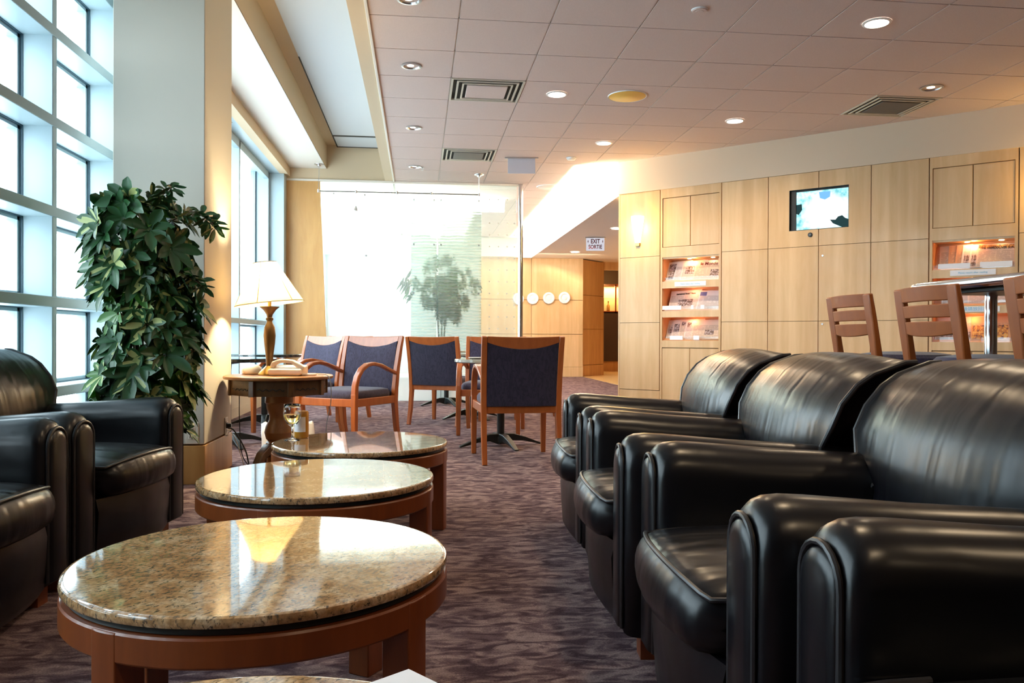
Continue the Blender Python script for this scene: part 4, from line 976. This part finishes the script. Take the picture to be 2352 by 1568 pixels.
MB().prism([(.40, .095), (.43, .055), (.52, .010), (.585, .010), (.585, .085), (.55, .10), (.52, .13), (.48, .12), (.455, .09)], .0425, .0435, 'y').obj('picture_shape', dk, scn)
MB().prism([(.062, .18), (.085, .17), (.12, .22), (.115, .28), (.062, .275)], .0425, .0435, 'y').obj('picture_shape', dk, scn)
MB().prism([(.29, .405 - .018), (.405, .405 - .018), (.40, .33), (.35, .305), (.30, .325)], .0425, .0435, 'y').obj('picture_shape', bl_, scn)
t = thing('wall_sensor', 'small round black sensor below the television', 'sensor', wall_pt(2.234, 0, 1.931), WA)
MB().loft([[(r*math.cos(a), y, r*math.sin(a)) for a in [R(20*k) for k in range(18)]] for r, y in ((.024, .0), (.024, -.006), (.018, -.008))]).obj('housing', M['black'], t, smooth=True)
MB().loft([[(.012*math.cos(R(30*k)), y, .012*math.sin(R(30*k))) for k in range(12)] for y in (-.008, -.011)]).obj('lens', mat('lens_grey', (.1, .12, .14), .1), t)
for i, z in enumerate((1.708, 1.009)):
    t = thing('panel_lock', ['small round lock on maple panel below the television', 'small round lock low on maple panel near the bar stool'][i], 'lock', wall_pt(2.36, 0, z), WA)
    MB().loft([[(.010*math.cos(R(30*k)), y, .010*math.sin(R(30*k))) for k in range(12)] for y in (0, -.006)]).obj('rosette', M['steel'], t); MB().box(-.001, .001, -.0065, -.0055, -.005, .005).obj('keyhole', M['ink'], t)
# sconces
def sconce(s, label):
    t = thing('wall_sconce', label, 'wall lamp', wall_pt(s, -.002, 2.13), WA, 'flared wall sconces on the maple wall')
    sg = emit('sconce_glow', (1, .86, .50), 4)
    rings = []
    for z, w, d in ((-.15, .030, .05), (-.08, .040, .065), (0, .055, .085), (.10, .072, .10), (.16, .078, .105)):
        rings.append([(w*math.cos(R(180 + 15*k)), d*math.sin(R(180 + 15*k)), z) for k in range(13)])
    MB().loft(rings).obj('shade', sg, t, smooth=True)
    MB().box(-.028, .028, -.02, 0, -.19, -.145).obj('back_plate', M['brass'], t, bevel=.003)
    lamp('POINT', 'sconce_bulb', wall_pt(s, -.15, 2.16), 7, (1, .60, .13), .05)
sconce(.244, 'glowing flared wall sconce on the maple wall corner by the passage')
sconce(4.42, 'flared wall sconce beyond the newspaper cabinet at picture edge')

# ---------------------------------------------------------------- far wall and passage
for i, x in enumerate((2.152, 2.478, 2.833, 3.181)):
    t = thing('wall_plate', ['round white plate on far maple wall, partly behind the chrome pole', 'round white plate on far wall, next to the chrome pole', 'round white plate on far wall, third from the chrome pole', 'round white plate nearest the passage, last of the row'][i], 'plate', (x, 17.495, 1.70 + .012*i), 0, 'round white plates on the far wall')
    MB().loft([[(r*math.cos(R(15*k)), y, r*math.sin(R(15*k))) for k in range(24)] for r, y in ((.125, 0), (.130, -.03), (.118, -.045), (.085, -.045), (.080, -.03), (.01, -.03))]).obj('rim', M['white'], t, smooth=True)
    MB().loft([[(r*math.cos(R(15*k)), y, r*math.sin(R(15*k))) for k in range(24)] for r, y in ((.052, -.029), (.05, -.042), (.04, -.044))]).obj('boss', M['white'], t, smooth=True)
A0 = (3.60, 17.5); A1 = (4.22, 18.15); an = math.atan2(A1[1] - A0[1], A1[0] - A0[0]); LL = math.hypot(A1[0]-A0[0], A1[1]-A0[1])
mb = MB()
for z0, z1 in ((.26, 1.05), (1.058, 1.80), (1.808, 2.58)): mb.box(.004, LL - .004, 0, .03, z0, z1)
mb.box(0, LL, -.004, .03, 0, .25); mb.box(LL - .03, LL, 0, 1.2, 0, 2.6)
struct(mb.obj('wall_passage', M['maple_dark'], loc=(*A0, 0), rot=(0, 0, an)))
struct(MB().box(4.1, 8.2, 18.2, 18.3, 2.42, 2.62).obj('trim_6', M['maple_dark']))
o = MB().prism([(3.62, 14.2), (3.60, 17.45), (4.25, 18.2), (4.25, 23.9), (8.1, 23.9), (8.1, 12.0), (5.2, 12.0)], .001, .006).obj('floor_passage', mat('amber_stone_tile', (.72, .46, .20), .25)); struct(o)
t = thing('bar_cabinet', 'dark bar cabinet with lit glass doors in the far passage', 'cabinet', (4.05, 20.2, 0))
MB().box(0, 3.2, 0, .5, .26, 1.52).obj('front', mat('dark_bar_front', (.055, .028, .015), .5), t); MB().box(0, 3.2, .03, .5, 0, .26).obj('plinth', M['maple_dark'], t)
MB().box(0, 3.2, .32, .5, 1.52, 2.22).obj('back', mat('lit_shelf_back', (.70, .48, .22), .5), t); MB().box(0, 3.2, .02, .5, 2.22, 2.6).obj('fascia', mat('dark_fascia', (.07, .035, .02), .5), t)
for k in range(5): MB().box(.0 + .47*k, .035 + .47*k, .0, .04, 1.52, 2.22).obj('door_frame', M['cherry'], t)
MB().box(0, 3.2, 0, .04, 1.49, 1.545).box(0, 3.2, 0, .04, 2.19, 2.23).obj('rail', M['cherry'], t); MB().box(.03, 3.2, .08, .32, 1.86, 1.875).obj('glass_shelf', M['acrylic'], t)
lamp('AREA', 'bar_cabinet_light', (5.0, 20.36, 2.18), 22, (1, .70, .34), 1.6, (5.0, 20.4, 1.5), size_y=.1)
cols = [(.04, .05, .03), (.30, .05, .03), (.10, .06, .02), (.05, .03, .02), (.35, .18, .04)]
lb = ['dark round bottle', 'red bottle', 'brown bottle', 'slim black bottle', 'amber bottle']
for k in range(8):
    t = thing('bottle', lb[k % 5] + ' on the ' + ('lower' if k < 5 else 'upper') + ' shelf of the bar cabinet', 'bottle', (4.22 + .16*(k if k < 5 else k - 5) + (.06 if k > 4 else 0), 20.40, 1.52 if k < 5 else 1.875), 0, 'bottles in the lit bar cabinet')
    s = .8 if k > 4 else 1
    MB().lathe([(0, 0), (.042, 0), (.044, .01), (.044, .16*s), (.016, .21*s), (.015, .26*s), (0, .26*s)], 16, caps=False).obj('body', mat('bottle_glass', cols[k % 5], .1, coat=.5), t, smooth=True)
    MB().lathe([(.017, .255*s), (.017, .285*s), (0, .285*s)], 12, caps=False).obj('cap', M['brass'], t)
lamp('POINT', 'passage_lamp', (4.9, 19.0, 2.35), 12, (1, .55, .18), .1)
lamp('POINT', 'passage_lamp', (4.6, 15.0, 1.6), 2, (1, .70, .38), .1)
